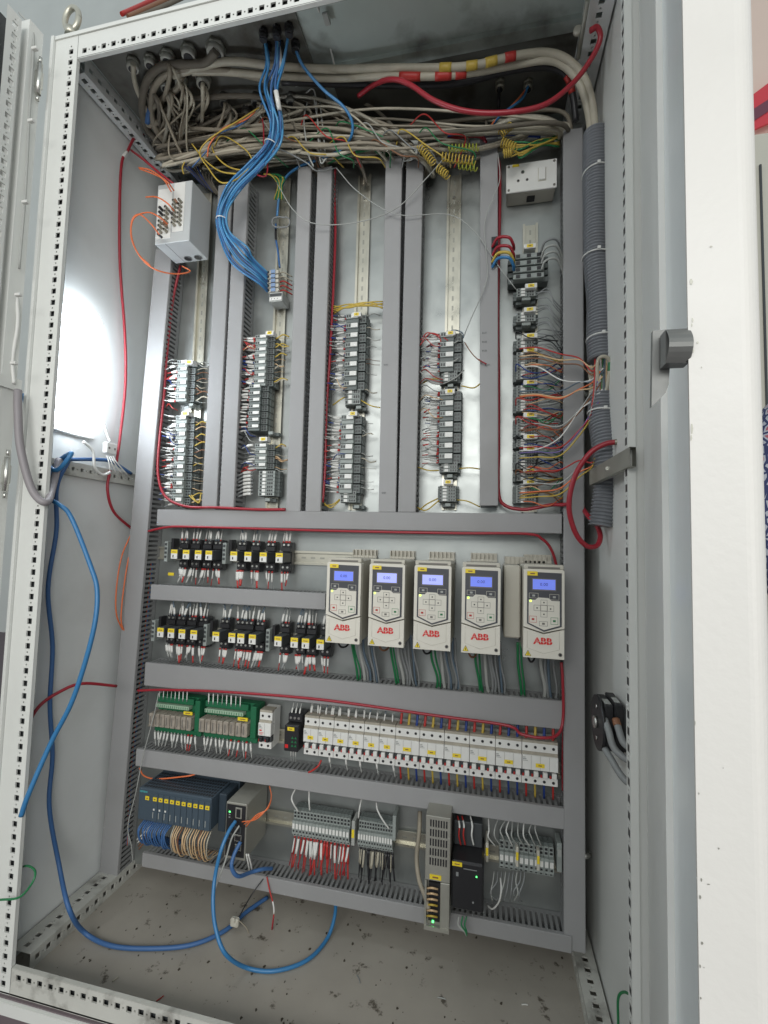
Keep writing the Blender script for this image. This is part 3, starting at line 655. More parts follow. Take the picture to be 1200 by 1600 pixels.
# many dark-grey wires from the terminals into the right duct
for i in range(64):
    v = 520+i*4.1+random.uniform(-2, 2); m_ = random.choice((greyw, greyw, greyw, greyl, bluew, darkgrey))
    e_ = v+random.uniform(-9, 14)
    loosew([(834, v, .29), (846, v+random.uniform(-9, 2), .275), (862, v+random.uniform(-7, 5), .28), (876, e_, .29), (882, e_+random.uniform(0, 8), .305)], m_, .0013, '%s wire from the rightmost rail into the duct, %s' % ('pale grey' if m_ == greyl else 'slate' if m_ == bluew else 'near-black' if m_ == darkgrey else 'mid-grey', ('below the small blocks', 'beside the hose opening', 'just under the hose opening', 'above the steel bracket', 'behind the red hoop', 'lowest over the divider duct')[min(5, int(i/11))]), 'grey wires from the rightmost terminals', n=5, name='fan_wire')
for i in range(9):
    v = 455+random.uniform(0, 58)
    loosew([(838, v, .29), (856, v-random.uniform(0, 12), .28), (866, v+12, .28), (880, v+22+random.uniform(0, 10), .30)], greyw, .0013, 'grey wire dropping right beside the small blocks under the socket', 'grey wires beside the small blocks')
for i in range(12):
    v = random.choice((522, 549, 573, 600, 626, 655, 684, 703, 728, 738, 745)); 
    loosew([(806, v+8, .29), (808, v-4, .275), (826, v+random.uniform(-5, 8), .265), (846, v+random.uniform(-8, 10), .27), (872, v+random.uniform(-12, 14), .285)], random.choice((black, black, brown, dblue, redt, darkgrey)), .0014, 'dark wire looping across the markers of the rightmost terminals', 'dark loops across the rightmost terminals')
for i in range(34):
    v = random.uniform(548, 785); mm_ = random.choice((tan, brown, orange, redt, tan, green, dblue, yelw))
    loosew([(812+random.uniform(0, 14), v, .288), (832, v+random.uniform(-6, 3), .272), (856, v+random.uniform(-10, 10), .262+random.uniform(0, .01)), (876, v+random.uniform(-16, 16), .285), (883, v+random.uniform(-16, 18), .30)], mm_, .0012, '%s wire in the untidy fan right of the rightmost rail, %s' % ({tan: 'tan', brown: 'brown', orange: 'orange', redt: 'dark red', green: 'green', dblue: 'deep blue', yelw: 'yellow'}[mm_], 'upper part' if v < 630 else 'middle part' if v < 710 else 'lower part'), 'coloured wires right of the rightmost rail', n=5, name='fan_wire')
# coloured cores crossing the duct into the opened hose
cols = [(redt, 'dark red'), (tan, 'peach'), (brown, 'brown'), (greyl, 'pale grey'), (orange, 'orange'), (green, 'green'), (violet, 'violet'), (yelw, 'yellow'), (bluew, 'slate'), (whitew, 'white')]
core = [(545, 553, 0, 572), (557, 560, 1, 566), (562, 566, 2, 578), (575, 603, 9, 585), (620, 618, 4, 590), (612, 602, 8, 588), (618, 616, 1, 598), (664, 660, 3, 604), (672, 662, 2, 610), (704, 655, 9, 618), (700, 690, 0, 640), (716, 700, 7, 645), (708, 694, 6, 636), (738, 722, 0, 715), (757, 745, 3, 700), (778, 758, 7, 722), (770, 748, 4, 720)]
for i, (va, vm, ci, ve) in enumerate(core):
    m_, nm = cols[ci]; ue = 938 if ve < 660 else 930
    loosew([(812, va, .285), (840, va-2, .262), (875, (va+vm)/2+4, .235), (905, vm+(ve-vm)*.35, .225), (925, ve+8, .205), (ue+random.uniform(-3, 8), ve-10, .19)], m_, .00155, '%s core sweeping across the right duct to the hose, %s group' % (nm, 'upper' if va < 600 else 'middle' if va < 690 else 'lower'), 'coloured cores reaching the opened hose')
for i in range(12):
    u = 930+i*2.6; m_, nm = cols[(i*3) % 10]
    loosew([(u, 552, .225), (u+random.uniform(-3, 3), 580, .198), (u-3+random.uniform(-2, 2), 615, .198), (u-8+random.uniform(-4, 4), 650, .20)], m_, .0016, '%s core lying in the opened stretch of the hose' % nm, 'cores inside the opened hose')
cable('screened_cable', [(934, 600, .20), (934, 565, .185), (944, 557, .18), (953, 566, .185), (951, 590, .19), (945, 620, .20)], .0036, cab, 'pale cable bent over in the hose opening with a green sleeve', 'cable', bands=((.62, 5, green, 'green_sleeve'),))
cable('jacketed_cable', [(922, 572, .225), (925, 600, .225), (923, 640, .225)], .006, cab, 'pale sheathed cable lying straight in the hose opening', 'cable')
# corrugated hose, two lengths
def hose(pts, r, label, ties):
    pl = crom([P(*q) for q in pts], 60 if len(pts) > 3 else 60); L = 0; d = [0]
    for i in range(1, len(pl)): L += (pl[i]-pl[i-1]).length; d.append(L)
    # resample evenly
    n = int(L/.00115); rs = []; j = 0
    for k in range(n+1):
        t = L*k/n
        while j < len(d)-2 and d[j+1] < t: j += 1
        f = (t-d[j])/max(1e-9, d[j+1]-d[j]); rs.append(pl[j].lerp(pl[j+1], f))
    o0 = rs[0]; rs2 = [p-o0 for p in rs]
    b = MB(); b.tube(rs2, r, hosem, 24, rf=lambda i: r*(1+(.07, .07, .02, -.09, -.09, .0)[i % 6])+.0012*math.sin(i*.021)); o = b.build('corrugated_hose', None, label, 'hose', 'grey corrugated hoses'); o.location = o0
    for t in ties:
        i = int(t*(n)); ax = (rs2[min(n, i+3)]-rs2[max(0, i-3)]).normalized(); a1 = ax.orthogonal().normalized(); a2 = ax.cross(a1)
        tilt = random.uniform(-.004, .004)
        ring = [rs2[i]+a1*((r*1.1)*math.cos(a))+a2*((r*1.1)*math.sin(a))+ax*(tilt*math.sin(a)) for a in [2*math.pi*k/24 for k in range(25)]]
        q = MB(); q.tube(ring, .0016, whitew, 6, cap=False); hx = rs2[i]+Vector((0, -r*1.13, .002)); q.box(hx+Vector((-.003, -.003, -.002)), hx+Vector((.003, .001, .004)), whitew); q.build('cable_tie', o)
hose([(931, 208, .24), (931, 300, .24), (931, 400, .235), (938, 470, .23), (938, 530, .225), (939, 563, .22)], .0245, 'upper length of grey corrugated hose down the right side', (.18, .55, .91))
hose([(941, 618, .215), (941, 650, .21), (948, 700, .195), (950, 745, .19), (945, 790, .19), (940, 822, .19)], .0245, 'lower length of grey corrugated hose behind the steel bracket', (.14,))
b = MB(); half = []
for a_ in range(9):
    pass
# socket box
bx = empty('socket_box', P(830, 285, YP), 'white surface box with round-pin socket and rocker switch, yellow tag', 'socket')
tl, br = P(791, 259, .289), P(870, 295, .289); tl2 = P(870, 249, .289); bl2 = P(791, 302, .289)
x0_, x1_ = tl.x-bx.location.x, tl2.x-bx.location.x; zt_ = (tl.z+tl2.z)/2-bx.location.z; zb_ = (br.z+bl2.z)/2-bx.location.z
b = MB(); b.box((x0_+.002, -.044, zb_+.001), (x1_-.002, 0, zt_-.001), cream, .003); b.box((-.012, -.03, zb_-.0012), (.006, -.012, zb_+.0005), dark); b.build('back_box', bx)
b = MB(); b.box((x0_, -.049, zb_), (x1_, -.0445, zt_), white, .0012); b.build('face_plate', bx)
for x in (x0_+.006, x1_-.006):
    for z in (zb_+.006, zt_-.006): q = MB(); q.cyl((x, -.0505, z), (x, -.049, z), .0027, groove, 10); q.build('screw', bx)
xc, zc = x0_+(x1_-x0_)*.33, (zt_+zb_)/2
q = MB()
for (dx, dz, r_) in ((0, .012, .0042), (-.010, -.008, .0032), (.010, -.008, .0032)): q.cyl((xc+dx, -.0498, zc+dz), (xc+dx, -.0490, zc+dz), r_, groove, 14); q.cyl((xc+dx, -.0502, zc+dz), (xc+dx, -.0499, zc+dz), r_*.62, black, 12)
q.build('socket_pins', bx)
q = MB(); xs = x0_+(x1_-x0_)*.71; q.box((xs-.009, -.0505, zc-.016), (xs+.009, -.049, zc+.016), cream); q.box((xs-.0075, -.0535, zc-.0145), (xs+.0075, -.0506, zc+.0145), white, .001); q.build('rocker_switch', bx)
q = MB(); q.box((x0_+.014, -.0498, zt_-.008), (x0_+.029, -.0491, zt_-.002), yellow); q.build('yellow_tag', bx)

# ================================================================== RELAYS
def relay(lit=0):
    root = empty('plug_in_relay', (0, 0, 0), 'x', 'relay'); ch = []
    b = MB(); b.box((-.0125, -.026, -.040), (.0125, -.009, .038), black, .001); b.box((-.0125, -.036, .014), (.0125, -.0262, .026), black, .001); b.box((-.0125, -.032, .0262), (.0125, -.0262, .037), black, .001)
    b.box((-.0125, -.034, -.034), (.0125, -.0262, -.016), black, .001); ch.append(b.build('relay_socket', root))
    b = MB(); b.box((-.0098, -.073, -.0125), (.0108, -.0262, .0125), darkgrey, .0015); ch.append(b.build('relay_case', root))
    b = MB(); b.box((-.0085, -.0738, -.0115), (.0095, -.0731, .0018), white); ch.append(b.build('relay_label', root))
    b = MB(); b.box((-.0085, -.0738, .0019), (.0095, -.0731, .0115), yellow); b.box((-.005, -.0741, .005), (.006, -.0739, .0068), brown); ch.append(b.build('yellow_tag', root))
    b = MB(); b.box((-.0035, -.0741, -.0085), (-.0005, -.0739, -.002), black); ch.append(b.build('relay_print', root))
    b = MB()
    for x in (-.0065, .0055): b.cyl((x, -.0335, .031), (x, -.0315, .031), .0028, steel, 8); b.cyl((x, -.0355, -.025), (x, -.0335, -.025), .0028, steel, 8)
    ch.append(b.build('screw_row', root)); return root, ch
r, ch = relay()
R1 = [(272, 865.5), (290.5, 867), (309.5, 866), (326, 868), (365, 869), (387, 871), (411, 870), (436, 872)]
R2_ = [(250.5, 988), (267, 988), (284, 990), (302.5, 991), (337, 995), (362, 997), (376, 997.5), (394, 999), (434, 1004), (459.5, 1003), (477, 1007), (500, 1008)]
NW = dict(name='ferruled_wire', rs=.0020)
WU = [sleeved(.003, 1, greyl, whitew, redt, L=.042, down=True, y=.006, **NW), sleeved(-.003, 1, greyw, whitew, None, L=.046, down=True, y=.008, **NW), sleeved(.005, 1, bluew, whitew, None, L=.042, down=True, y=.004, **NW), sleeved(-.001, 1, greyl, whitew, redt, L=.038, down=True, y=.008, **NW)]
WD = [sleeved(.003, -1, redt, whitew, None, L=.046, down=True, y=-.004), sleeved(-.005, -1, greyw, whitew, redt, L=.048, down=True, y=-.006), sleeved(.006, -1, greyl, whitew, None, L=.044, down=True, y=-.002), sleeved(-.002, -1, redt, whitew, redt, L=.044, down=True, y=-.006)]
def extra_red(root_ch): pass
for row, pts in (('upper', R1), ('lower', R2_)):
    zs = [P(u, v, YP-.073) for u, v in pts]; zm = sum(p.z for p in zs)/len(zs)
    for i, p in enumerate(zs):
        proto_copy(r, ch, (p.x, YP, zm), '%s black plug-in relay from the left in the %s relay row' % (ORF[i], row), 'relay', 'plug-in relays')
        for k in range(3):
            q, qc = WU[random.randrange(4)]; proto_copy(q, qc, (p.x-.008+k*.008+random.uniform(-.001, .001), YP-.030-random.uniform(0, .004), zm+.036), 'white-sleeved wire rising from the %s relay of the %s row' % (ORF[i], row), 'wire', 'wires above the %s relay row' % row, scale=(random.choice((-1, 1))*random.uniform(.5, 2), 1, random.uniform(.85, 1.1)))
        for k in range(3):
            q, qc = WD[random.randrange(4)]; proto_copy(q, qc, (p.x-.008+k*.008+random.uniform(-.001, .001), YP-.036, zm-.036), 'white-sleeved wire hanging under the %s relay of the %s row' % (ORF[i], row), 'wire', 'wires below the %s relay row' % row, scale=(random.choice((-1, 1))*random.uniform(.5, 2), 1, random.uniform(.75, 1.0)))
for i, (u, v, dsc) in enumerate(((259, 861, 'at the left end of the upper relay row'), (350, 864, 'midway along the upper relay row'), (239, 985, 'at the left end of the lower relay row'), (320, 992, 'after the fourth relay of the lower row'), (418, 1000, 'before the last four relays of the lower row'))):
    p = P(u, v, YP-.045); b = MB(); b.box((-.005, -.045, -.028), (.005, -.009, .026), termg, .001); o = b.build('interface_module', None, 'slim grey module '+dsc, 'terminal', 'slim grey modules between relays'); o.location = (p.x, YP, p.z)
    b = MB()
    for k in range(4): b.box((-.003, -.046, -.018+k*.011), (.003, -.0452, -.012+k*.011), darkgrey)
    b.build('wire_openings', o)
    b = MB(); b.box((.0055, -.032, -.006), (.013, -.009, .034), black); b.build('side_socket', o)
b = MB(); p = P(267, 897, YP-.001); b.box(p+Vector((-.009, 0, -.004)), p+Vector((.009, .0005, .004)), yellow); b.build('yellow_tag', None, 'small yellow tag stuck to the plate under the upper relay row', 'tag', org=p)

# ================================================================== DRIVES
def drive_proto():
    W, H = .0755, .180; root = empty('frequency_drive', (0, 0, 0), 'x', 'drive'); ch = []; D = .165
    def px(u, v): return (-W/2+(u-132)/358*W, H/2-(v-175)/868*H)   # from the close view of one drive
    b = MB(); b.box((-W/2+.0015, -D+.018, -H/2+.001), (W/2-.0015, -.012, H/2-.003), driveside, .003); b.box((-W/2+.006, -.012, -H/2+.004), (W/2-.006, -.001, H/2-.004), driveside)
    ch.append(b.build('housing', root))
    b = MB(); b.prism([(-W/2, -H/2), (W/2, -H/2), (W/2, px(0, 770)[1]), px(310, 822), (-W/2, px(0, 770)[1])], -D, -D+.0178, offwhite); ch.append(b.build('lower_cover', root))
    b = MB(); b.prism([(-W/2, px(0, 757)[1]), px(310, 806), (W/2, px(0, 757)[1]), (W/2, H/2-.012), (W/2-.003, H/2-.009), (-W/2+.003, H/2-.009), (-W/2, H/2-.012)], -D-.002, -D+.0178, offwhite)
    b.box((-W/2+.001, -D+.001, H/2-.0088), (W/2-.001, -D+.0178, H/2), driveside, .001); b.box((-W/2+.008, -D-.0002, H/2-.0078), (W/2-.008, -D+.0008, H/2-.0045), groove)
    ch.append(b.build('upper_cover', root))
    y = -D-.002
    b = MB(); b.prism([px(*q) for q in ((163, 245), (466, 250), (466, 742), (312, 797), (163, 728))], y-.0009, y-.0001, drivedark); ch.append(b.build('keypad_panel', root)); kp = ch[-1]
    b = MB(); b.prism([px(*q) for q in ((177, 505), (236, 505), (262, 482), (350, 484), (378, 508), (448, 508), (448, 733), (312, 781), (177, 720))], y-.0016, y-.0010, offwhite); ch.append(b.build('keypad_face', kp))
    b = MB(); a, c = px(205, 305), px(418, 418); b.box((a[0], y-.0014, c[1]), (c[0], y-.0010, a[1]), groove); a, c = px(213, 313), px(410, 406); b.box((a[0], y-.0018, c[1]), (c[0], y-.00145, a[1]), display); ch.append(b.build('display', kp))
    def ring(b, u0, v0, u1, v1, m, t=3.2, yy=y-.0010, yo=.0004):
        for (s0, s1, s2, s3) in ((u0, v0, u1, v0+t), (u0, v1-t, u1, v1), (u0, v0+t, u0+t, v1-t), (u1-t, v0+t, u1, v1-t)):
            A, B2 = px(s0, s1), px(s2, s3); b.box((A[0], yy-yo, B2[1]), (B2[0], yy, A[1]), m)
    kf = y-.0016
    for nm, rc, m_, yy in (('soft_key', (180, 442, 262, 490), cream, y-.0009), ('soft_key', (360, 446, 443, 500), cream, y-.0009), ('stop_key', (184, 655, 248, 715), redt, kf), ('start_key', (370, 660, 434, 724), green, kf), ('mode_key', (270, 700, 344, 744), groove, kf)):
        b = MB(); ring(b, *rc, m_, 3, yy, .0003)
        cu, cv = (rc[0]+rc[2])/2, (rc[1]+rc[3])/2; A, B2 = px(cu-12, cv-9), px(cu+12, cv+9)
        b.box((A[0], yy-.0003, B2[1]), (B2[0], yy, A[1]), m_ if nm != 'soft_key' else greyl); ch.append(b.build(nm, kp))
    b = MB()
    for rc in ((282, 502, 340, 552), (222, 552, 282, 605), (282, 552, 340, 605), (340, 552, 398, 607), (282, 605, 340, 662)): ring(b, *rc, groove, 2.6, kf, .0003)
    for (cu, cv) in ((311, 527), (251, 579), (369, 583), (311, 635)):
        A, B2 = px(cu-6, cv-6), px(cu+6, cv+6); b.box((A[0], kf-.0003, B2[1]), (B2[0], kf, A[1]), black)
    ch.append(b.build('arrow_keys', kp))
    b = MB(); A, B2 = px(186, 508), px(202, 524); b.box((A[0], kf-.0005, B2[1]), (B2[0], kf, A[1]), led); ch.append(b.build('status_light', kp))
    b = MB(); A, B2 = px(163, 240), px(254, 279); b.box((A[0], y-.0024, B2[1]), (B2[0], y-.0010, A[1]), yellow); A, B2 = px(190, 255), px(230, 266); b.box((A[0], y-.0027, B2[1]), (B2[0], y-.0024, A[1]), brown); ch.append(b.build('yellow_tag', root))
    b = MB()
    for (p_, q_) in (((168, 800), (168, 955)), ((168, 955), (310, 1000)), ((310, 1000), (448, 955)), ((448, 955), (448, 790))):
        a, c = px(*p_), px(*q_); b.tube([(a[0], -D-.0001, a[1]), (c[0], -D-.0001, c[1])], .0003, driveside, 4)
    a = px(455, 1000); b.cyl((a[0], -D-.0008, a[1]), (a[0], -D+.001, a[1]), .0036, groove, 14); b.cyl((a[0], -D-.0012, a[1]), (a[0], -D-.0006, a[1]), .0022, black, 10)
    ch.append(b.build('cover_screw', root))
    b = MB(); b.prism([px(146, 1028), px(202, 1028), px(174, 974)], -D-.0007, -D-.0001, black); b.prism([px(151, 1025), px(197, 1025), px(174, 981)], -D-.0010, -D-.00071, yellow); b.prism([px(171, 1018), px(178, 1018), px(177, 995), px(172, 995)], -D-.0013, -D-.0010, black); ch.append(b.build('warning_triangle', root))
    # brand lettering: heavy letters crossed by fine slits
    a = px(305, 888)
    t = text('logo', 'ABB', .0168, (a[0], -D-.0004, a[1]), redlogo, root, bold=.00065, xs=1.12); ch.append(t)
    b = MB(); b.box((a[0]-.0185, -D-.00105, a[1]-.0003), (a[0]+.0185, -D-.00085, a[1]+.0003), offwhite)
    for dx in (-.0112, .0008, .0123): b.box((a[0]+dx-.00022, -D-.00105, a[1]-.0072), (a[0]+dx+.00022, -D-.00085, a[1]+.0072), offwhite)
    ch.append(b.build('logo_slits', root))
    a = px(311, 360); t = text('display_digits', '0.00', .0088, (a[0], y-.0019, a[1]), lcd_text, kp, depth=.0001, bold=0, xs=1); ch.append(t)
    # rear fixing bracket
    b = MB(); b.box((-W/2+.012, -.014, H/2-.003), (W/2-.003, -.001, H/2+.002), cream)
    b.box((-W/2+.012, -.004, H/2+.002), (W/2-.003, -.001, H/2+.016), cream)
    for k in range(7): x = -W/2+.012+k*.0095; b.box((x, -.016, H/2-.004), (x+.002, -.004, H/2+.015), driveside)
    ch.append(b.build('fixing_bracket', root))
    return root, ch
r, ch = drive_proto()
DX = [(.6005), (.6945), (.7900), (.8870), (1.0065)]
dlabel = ['white drive at the left end of the drive row, beside the relays', 'white drive second from the left in the drive row', 'white drive in the middle of the row of five', 'white drive with clear gaps on both sides, fourth in the row', 'white drive at the right end, mounted on a wider body']
zc_ = (.812+.631)/2
for i, x in enumerate(DX): proto_copy(r, ch, (x, YP, zc_+.0005), dlabel[i], 'drive', 'five white frequency drives')
display2 = mat('pale_blue_lcd', (.34, .38, .85), .3, emit=.62)
for o in [o for o in bpy.data.objects if o.name.startswith('display') and not o.name.startswith('display_digits')]:
    top_ = o
    while top_.parent: top_ = top_.parent
    if min(abs(top_.location.x-DX[1]), abs(top_.location.x-DX[2])) < .01:
        me = o.data.copy(); o.data = me
        for i_, m__ in enumerate(me.materials):
            if m__ == display: me.materials[i_] = display2
b = MB(); b.box((.934, YP-.105, .655), (.9675, YP-.002, .806), driveside, .003); b.box((.938, YP-.014, .806), (1.03, YP-.003, .822), cream); 
for k in range(10): b.box((.938+k*.0098, YP-.02, .806), (.940+k*.0098, YP-.0145, .822), driveside)
o = b.build('drive_side_module', None, 'wider beige body attached left of the rightmost drive', 'drive', org=(.95, YP, .72))
# drive cables
zt = .0
for i, x in enumerate(DX):
    for (dx, m_, r_, dy) in ((-.012, green, .0028, -.02), (-.006, green, .0022, -.015), (.006, greyl, .0040, -.03), (.014, greyw, .0030, -.03), (.020, greyw if i % 2 else bluew, .0030, -.035), (.030, greyw, .0026, -.03), (.036, bluew, .0026, -.02), (.041, greyw, .0024, -.03)):
        if i == 4 and dx > .03: continue
        x0 = x+dx-(.03 if i == 4 and dx < 0 else 0); nm = 'green' if m_ == green else ('pale grey' if m_ == greyl else 'dark grey')
        place = ['leftmost', 'second', 'middle', 'fourth', 'rightmost'][i]
        cable('drive_cable', [Vector((x0, YP-.07, .640)), Vector((x0+.003+random.uniform(-.003, .003), YP-.055, .59)), Vector((x0+.010+random.uniform(-.004, .004), YP-.040, .545)), Vector((x0+.012, YP-.030, .515))], r_, m_, '%s cable dropping from the %s drive into the duct below' % (nm, place), 'cable', '%s cables under the %s drive' % (nm, place))
    cable('drive_cable', [Vector((x-.028, YP-.12, .634)), Vector((x-.020, YP-.11, .612)), Vector((x-.010, YP-.09, .612)), Vector((x-.006, YP-.07, .635))], .0022, brown if i % 2 else black, 'dark wire loop peeking from under the %s drive' % place, 'wire', )

# ================================================================== GREEN RELAY BOARDS
def board(u0, u1, name_desc, vtop, vbot):
    pass
for j, (ul, ur, vl, dsc, rl, rr) in enumerate(((246, 318, 1088, 'left', 240, 309), (322, 405, 1098, 'right', 316, 388))):
    A = P(ul, vl, YP-.04); B_ = P(ur, vl+8, YP-.04); L = B_.x-A.x; zc = P((ul+ur)/2, 1119+j*9, YP-.045).z
    root = empty('relay_board', (A.x, YP, zc), 'green relay interface board with eight dusty relays, the %s of the two' % dsc, 'relay board', 'two green relay boards')
    b = MB(); b.box((0, -.034, -.042), (L, -.009, .046), gpcb, .001); b.box((0, -.045, -.045), (L, -.0342, -.032), gpcb, .001); b.box((0.002, -.046, .030), (L*.82, -.0342, .045), gpcb, .001); b.box((L*.90, -.055, -.03), (L, -.0342, .046), gpcb, .001); b.build('board_carrier', root)
    b = MB(); b.box((.004, -.052, .018), (L*.75, -.0345, .027), ribbon, .001)
    for k in range(16): b.box((.006+k*L*.045, -.0525, .0195), (.0075+k*L*.045, -.052, .0255), gpcb)
    b.build('connector', root)
    b = MB(); b.box((L*.68, -.058, .0105), (L*.86, -.055, .018), yellow); b.box((L*.72, -.0584, .0135), (L*.82, -.0581, .0155), brown); b.build('yellow_tag', root)
    for k in range(8):
        x = .0+k*L*.113; b = MB(); b.box((x, -.068, -.024), (x+L*.100, -.0345, .008), dusty_relay, .0015); b.box((x+L*.03, -.0686, -.018), (x+L*.05, -.0681, .002), groove); b.build('board_relay', root)
    for k in range(8):
        q, qc = WU[1]; proto_copy(q, qc, (A.x+.012+k*L*.085, YP-.048, zc+.038), 'white-sleeved wire rising from the %s green relay board' % dsc, 'wire', 'wires above the %s green board' % dsc, scale=(random.uniform(.3, 1), .3, .95))
    for k in range(13):
        q, qc = WD[random.choice((0, 2, 2, 3)) if k > 7-j*9 and (k > 7 or j) and random.random() < .5 else 2]; proto_copy(q, qc, (A.x+.006+k*L*.072, YP-.050, zc-.040), 'white-sleeved wire hanging from the %s green relay board' % dsc, 'wire', 'wires below the %s green board' % dsc, scale=(random.choice((-1, 1)), 1, .85))
# two-pole breaker beside boards
def breaker(np_, pw, proto_name='circuit_breaker', toggles=white, label_w=.018):
    root = empty(proto_name, (0, 0, 0), 'x', 'circuit breaker'); ch = []; W = pw*np_; g = .0004
    b = MB(); b.box((g, -.044, -.046), (W-g, -.009, .044), white, .0012)
    b.box((g, -.056, .018), (W-g, -.0442, .040), white, .0008)          # upper shoulder
    b.box((g, -.062, -.0135), (W-g, -.0442, .0165), white, .0008)        # nose
    b.box((g, -.056, -.045), (W-g, -.0442, -.0285), white, .0008)
    ch.append(b.build('housing', root))
    b = MB(); b.box((g*2, -.0585, .0166), (W-g*2, -.0562, .0225), beigeledge); b.box((g*2, -.0562, .0401), (W-g*2, -.03, .0455), beigeledge); ch.append(b.build('dusty_ledge', root))
    b = MB(); b.box((g, -.0575, -.0282), (W-g, -.0445, -.0137), darkgrey); ch.append(b.build('toggle_slot', root))
    for k in range(np_):
        b = MB(); b.box((k*pw+.0055, -.066, -.0265), (k*pw+pw-.0035, -.0577, -.0155), toggles, .001); b.box((k*pw+.001, -.060, -.0282), (k*pw+.0045, -.0577, -.0225), redt); ch.append(b.build('toggle', root))
    b = MB()
    for k in range(np_):
        for z in (.0315, -.0375): b.cyl((k*pw+pw/2, -.0568, z), (k*pw+pw/2, -.0561, z), .0030, black, 10)
        b.box((k*pw+.0002, -.0624, -.0135), (k*pw+.0006, -.0621, .0165), groove)
    ch.append(b.build('terminal_screw', root))
    if label_w:
        b = MB(); b.box((W*.5-label_w/2, -.0632, -.0065), (W*.5+label_w/2, -.0626, .0015), yellow); b.box((W*.5-label_w*.2, -.0635, -.0035), (W*.5+label_w*.2, -.0633, -.0015), brown); ch.append(b.build('yellow_tag', root))
    b = MB(); b.box((.002, -.0625, .0075), (.009, -.0621, .009), greyw); b.box((.002, -.0625, .0045), (.012, -.0621, .0057), greyl); b.box((.002, -.0625, .0105), (.007, -.0621, .0125), greyl); ch.append(b.build('breaker_print', root))
    return root, ch
PW = (1.049-.480)/31; zc = .3885
protos = {2: breaker(2, PW, label_w=.014), 3: breaker(3, PW), 4: breaker(4, PW)}
x = .480
layout = [2]*6+[3]*5+[4]
for i, n in enumerate(layout):
    q, qc = protos[n]
    nm = {2: 'two-pole', 3: 'three-pole', 4: 'four-pole'}[n]
    lab = 'white four-pole breaker with yellow tag, at the right end of the long row' if n == 4 else 'white %s breaker with yellow tag, %s from the left in the long row' % (nm, ORF[i])
    proto_copy(q, qc, (x, YP, zc), lab, 'circuit breaker', 'breakers in the long row'); x += n*PW
cyc = [(redt, 'red'), (yelw, 'yellow'), (dblue, 'blue')]
thick = {}
for m_, nm in cyc:
    for s in (1, -1):
        b = MB(); pts = crom([(0, 0, 0), (.001, .002, s*.012), (.002, .008, s*.036)], 4); b.tube(pts, .0030 if s > 0 else .0022, m_, 7); rt = b.build('phase_wire'); thick[(nm, s)] = (rt, [])
for k in range(31):
    xk = .480+PW*(k+.5)
    if k < 12:
        for t in range(1 if k > 7 else 2):
            q, qc = WU[random.randrange(4)]; proto_copy(q, qc, (xk+random.uniform(-.004, .004), YP-.04, zc+.042), 'white-sleeved wire entering a two-pole breaker from above', 'wire', 'wires above the two-pole breakers', scale=(1, 1, .8))
        q, qc = WD[2 if k % 4 else 0]; 
        if k > 1 and k % 2: proto_copy(q, qc, (xk+random.uniform(-.004, .004), YP-.045, zc-.043), 'white-sleeved wire leaving a two-pole breaker below', 'wire', 'wires below the two-pole breakers', scale=(1, 1, .7))
    else:
        nm = cyc[k % 3][1] if k != 25 else 'blue'
        q, qc = thick[(nm, 1)]; proto_copy(q, qc, (xk, YP-.045, zc+.044), '%s phase wire entering the right half of the breaker row from above' % nm, 'wire', '%s wires above the breaker row' % nm)
        q, qc = thick[(nm, -1)]; proto_copy(q, qc, (xk, YP-.045, zc-.044), '%s phase wire leaving the right half of the breaker row below' % nm, 'wire', '%s wires below the breaker row' % nm)
loosew([(502, 1188, .27), (497, 1197, .262), (488, 1204, .262), (482, 1207, .262)], redt, .0022, 'red ferruled wire pair lying on the slotted duct below the first breakers')
# stand-alone two pole breaker
root, ch = breaker(2, .0168, 'circuit_breaker', black, 0)
p = P(403, 1140, YP-.062); proto_copy(root, ch, (p.x, YP, p.z), 'two-pole white breaker with black toggles standing beside the green boards', 'circuit breaker')
b = MB(); b.box((.004, -.0626, -.010), (.012, -.0622, -.0085), redlogo); b.box((.004, -.0626, -.0065), (.015, -.0622, -.0055), redlogo); b.box((.004, -.0626, -.002), (.010, -.0622, .001), redlogo); b.build('breaker_print', root)
# black power relay module
p = P(444, 1150, YP-.07); root = empty('monitoring_relay', (p.x, YP, p.z), 'black module with green symbols between the small breaker and the long row', 'relay')
b = MB(); b.box((0, -.070, -.034), (.036, -.009, .026), black, .002); b.box((0, -.050, .026), (.036, -.009, .046), black, .002); b.build('housing', root)
b = MB(); b.box((.008, -.0708, .014), (.025, -.0702, .022), yellow); b.box((.012, -.0711, .017), (.020, -.0709, .019), brown); b.build('yellow_tag', root)
b = MB()
for i in range(3):
    for j in range(2): x_, z_ = .018+j*.008, -.004-i*.009; b.prism([(x_, z_), (x_+.006, z_), (x_+.003, z_+.0055)], -.0708, -.0702, green)
b.build('green_symbols', root)
b = MB(); b.box((.003, -.071, -.026), (.011, -.0702, -.018), redlogo); b.build('red_button', root)
b = MB()
for k in range(3): b.cyl((.007+k*.010, -.051, .036), (.007+k*.010, -.0495, .036), .0032, steel, 8)
b.build('screw_row', root)
for k in range(3):
    q, qc = WD[2]; proto_copy(q, qc, (p.x+.010+k*.006, YP-.05, p.z-.034), 'white-sleeved wire under the black module with green symbols', 'wire', 'wires under the black module', scale=(.4, 1, .7))
    q, qc = WU[0]; proto_copy(q, qc, (p.x+.006+k*.010, YP-.045, p.z+.040), 'red-ferruled wire above the black module with green symbols', 'wire', 'wires above the black module', scale=(1, 1, .7))

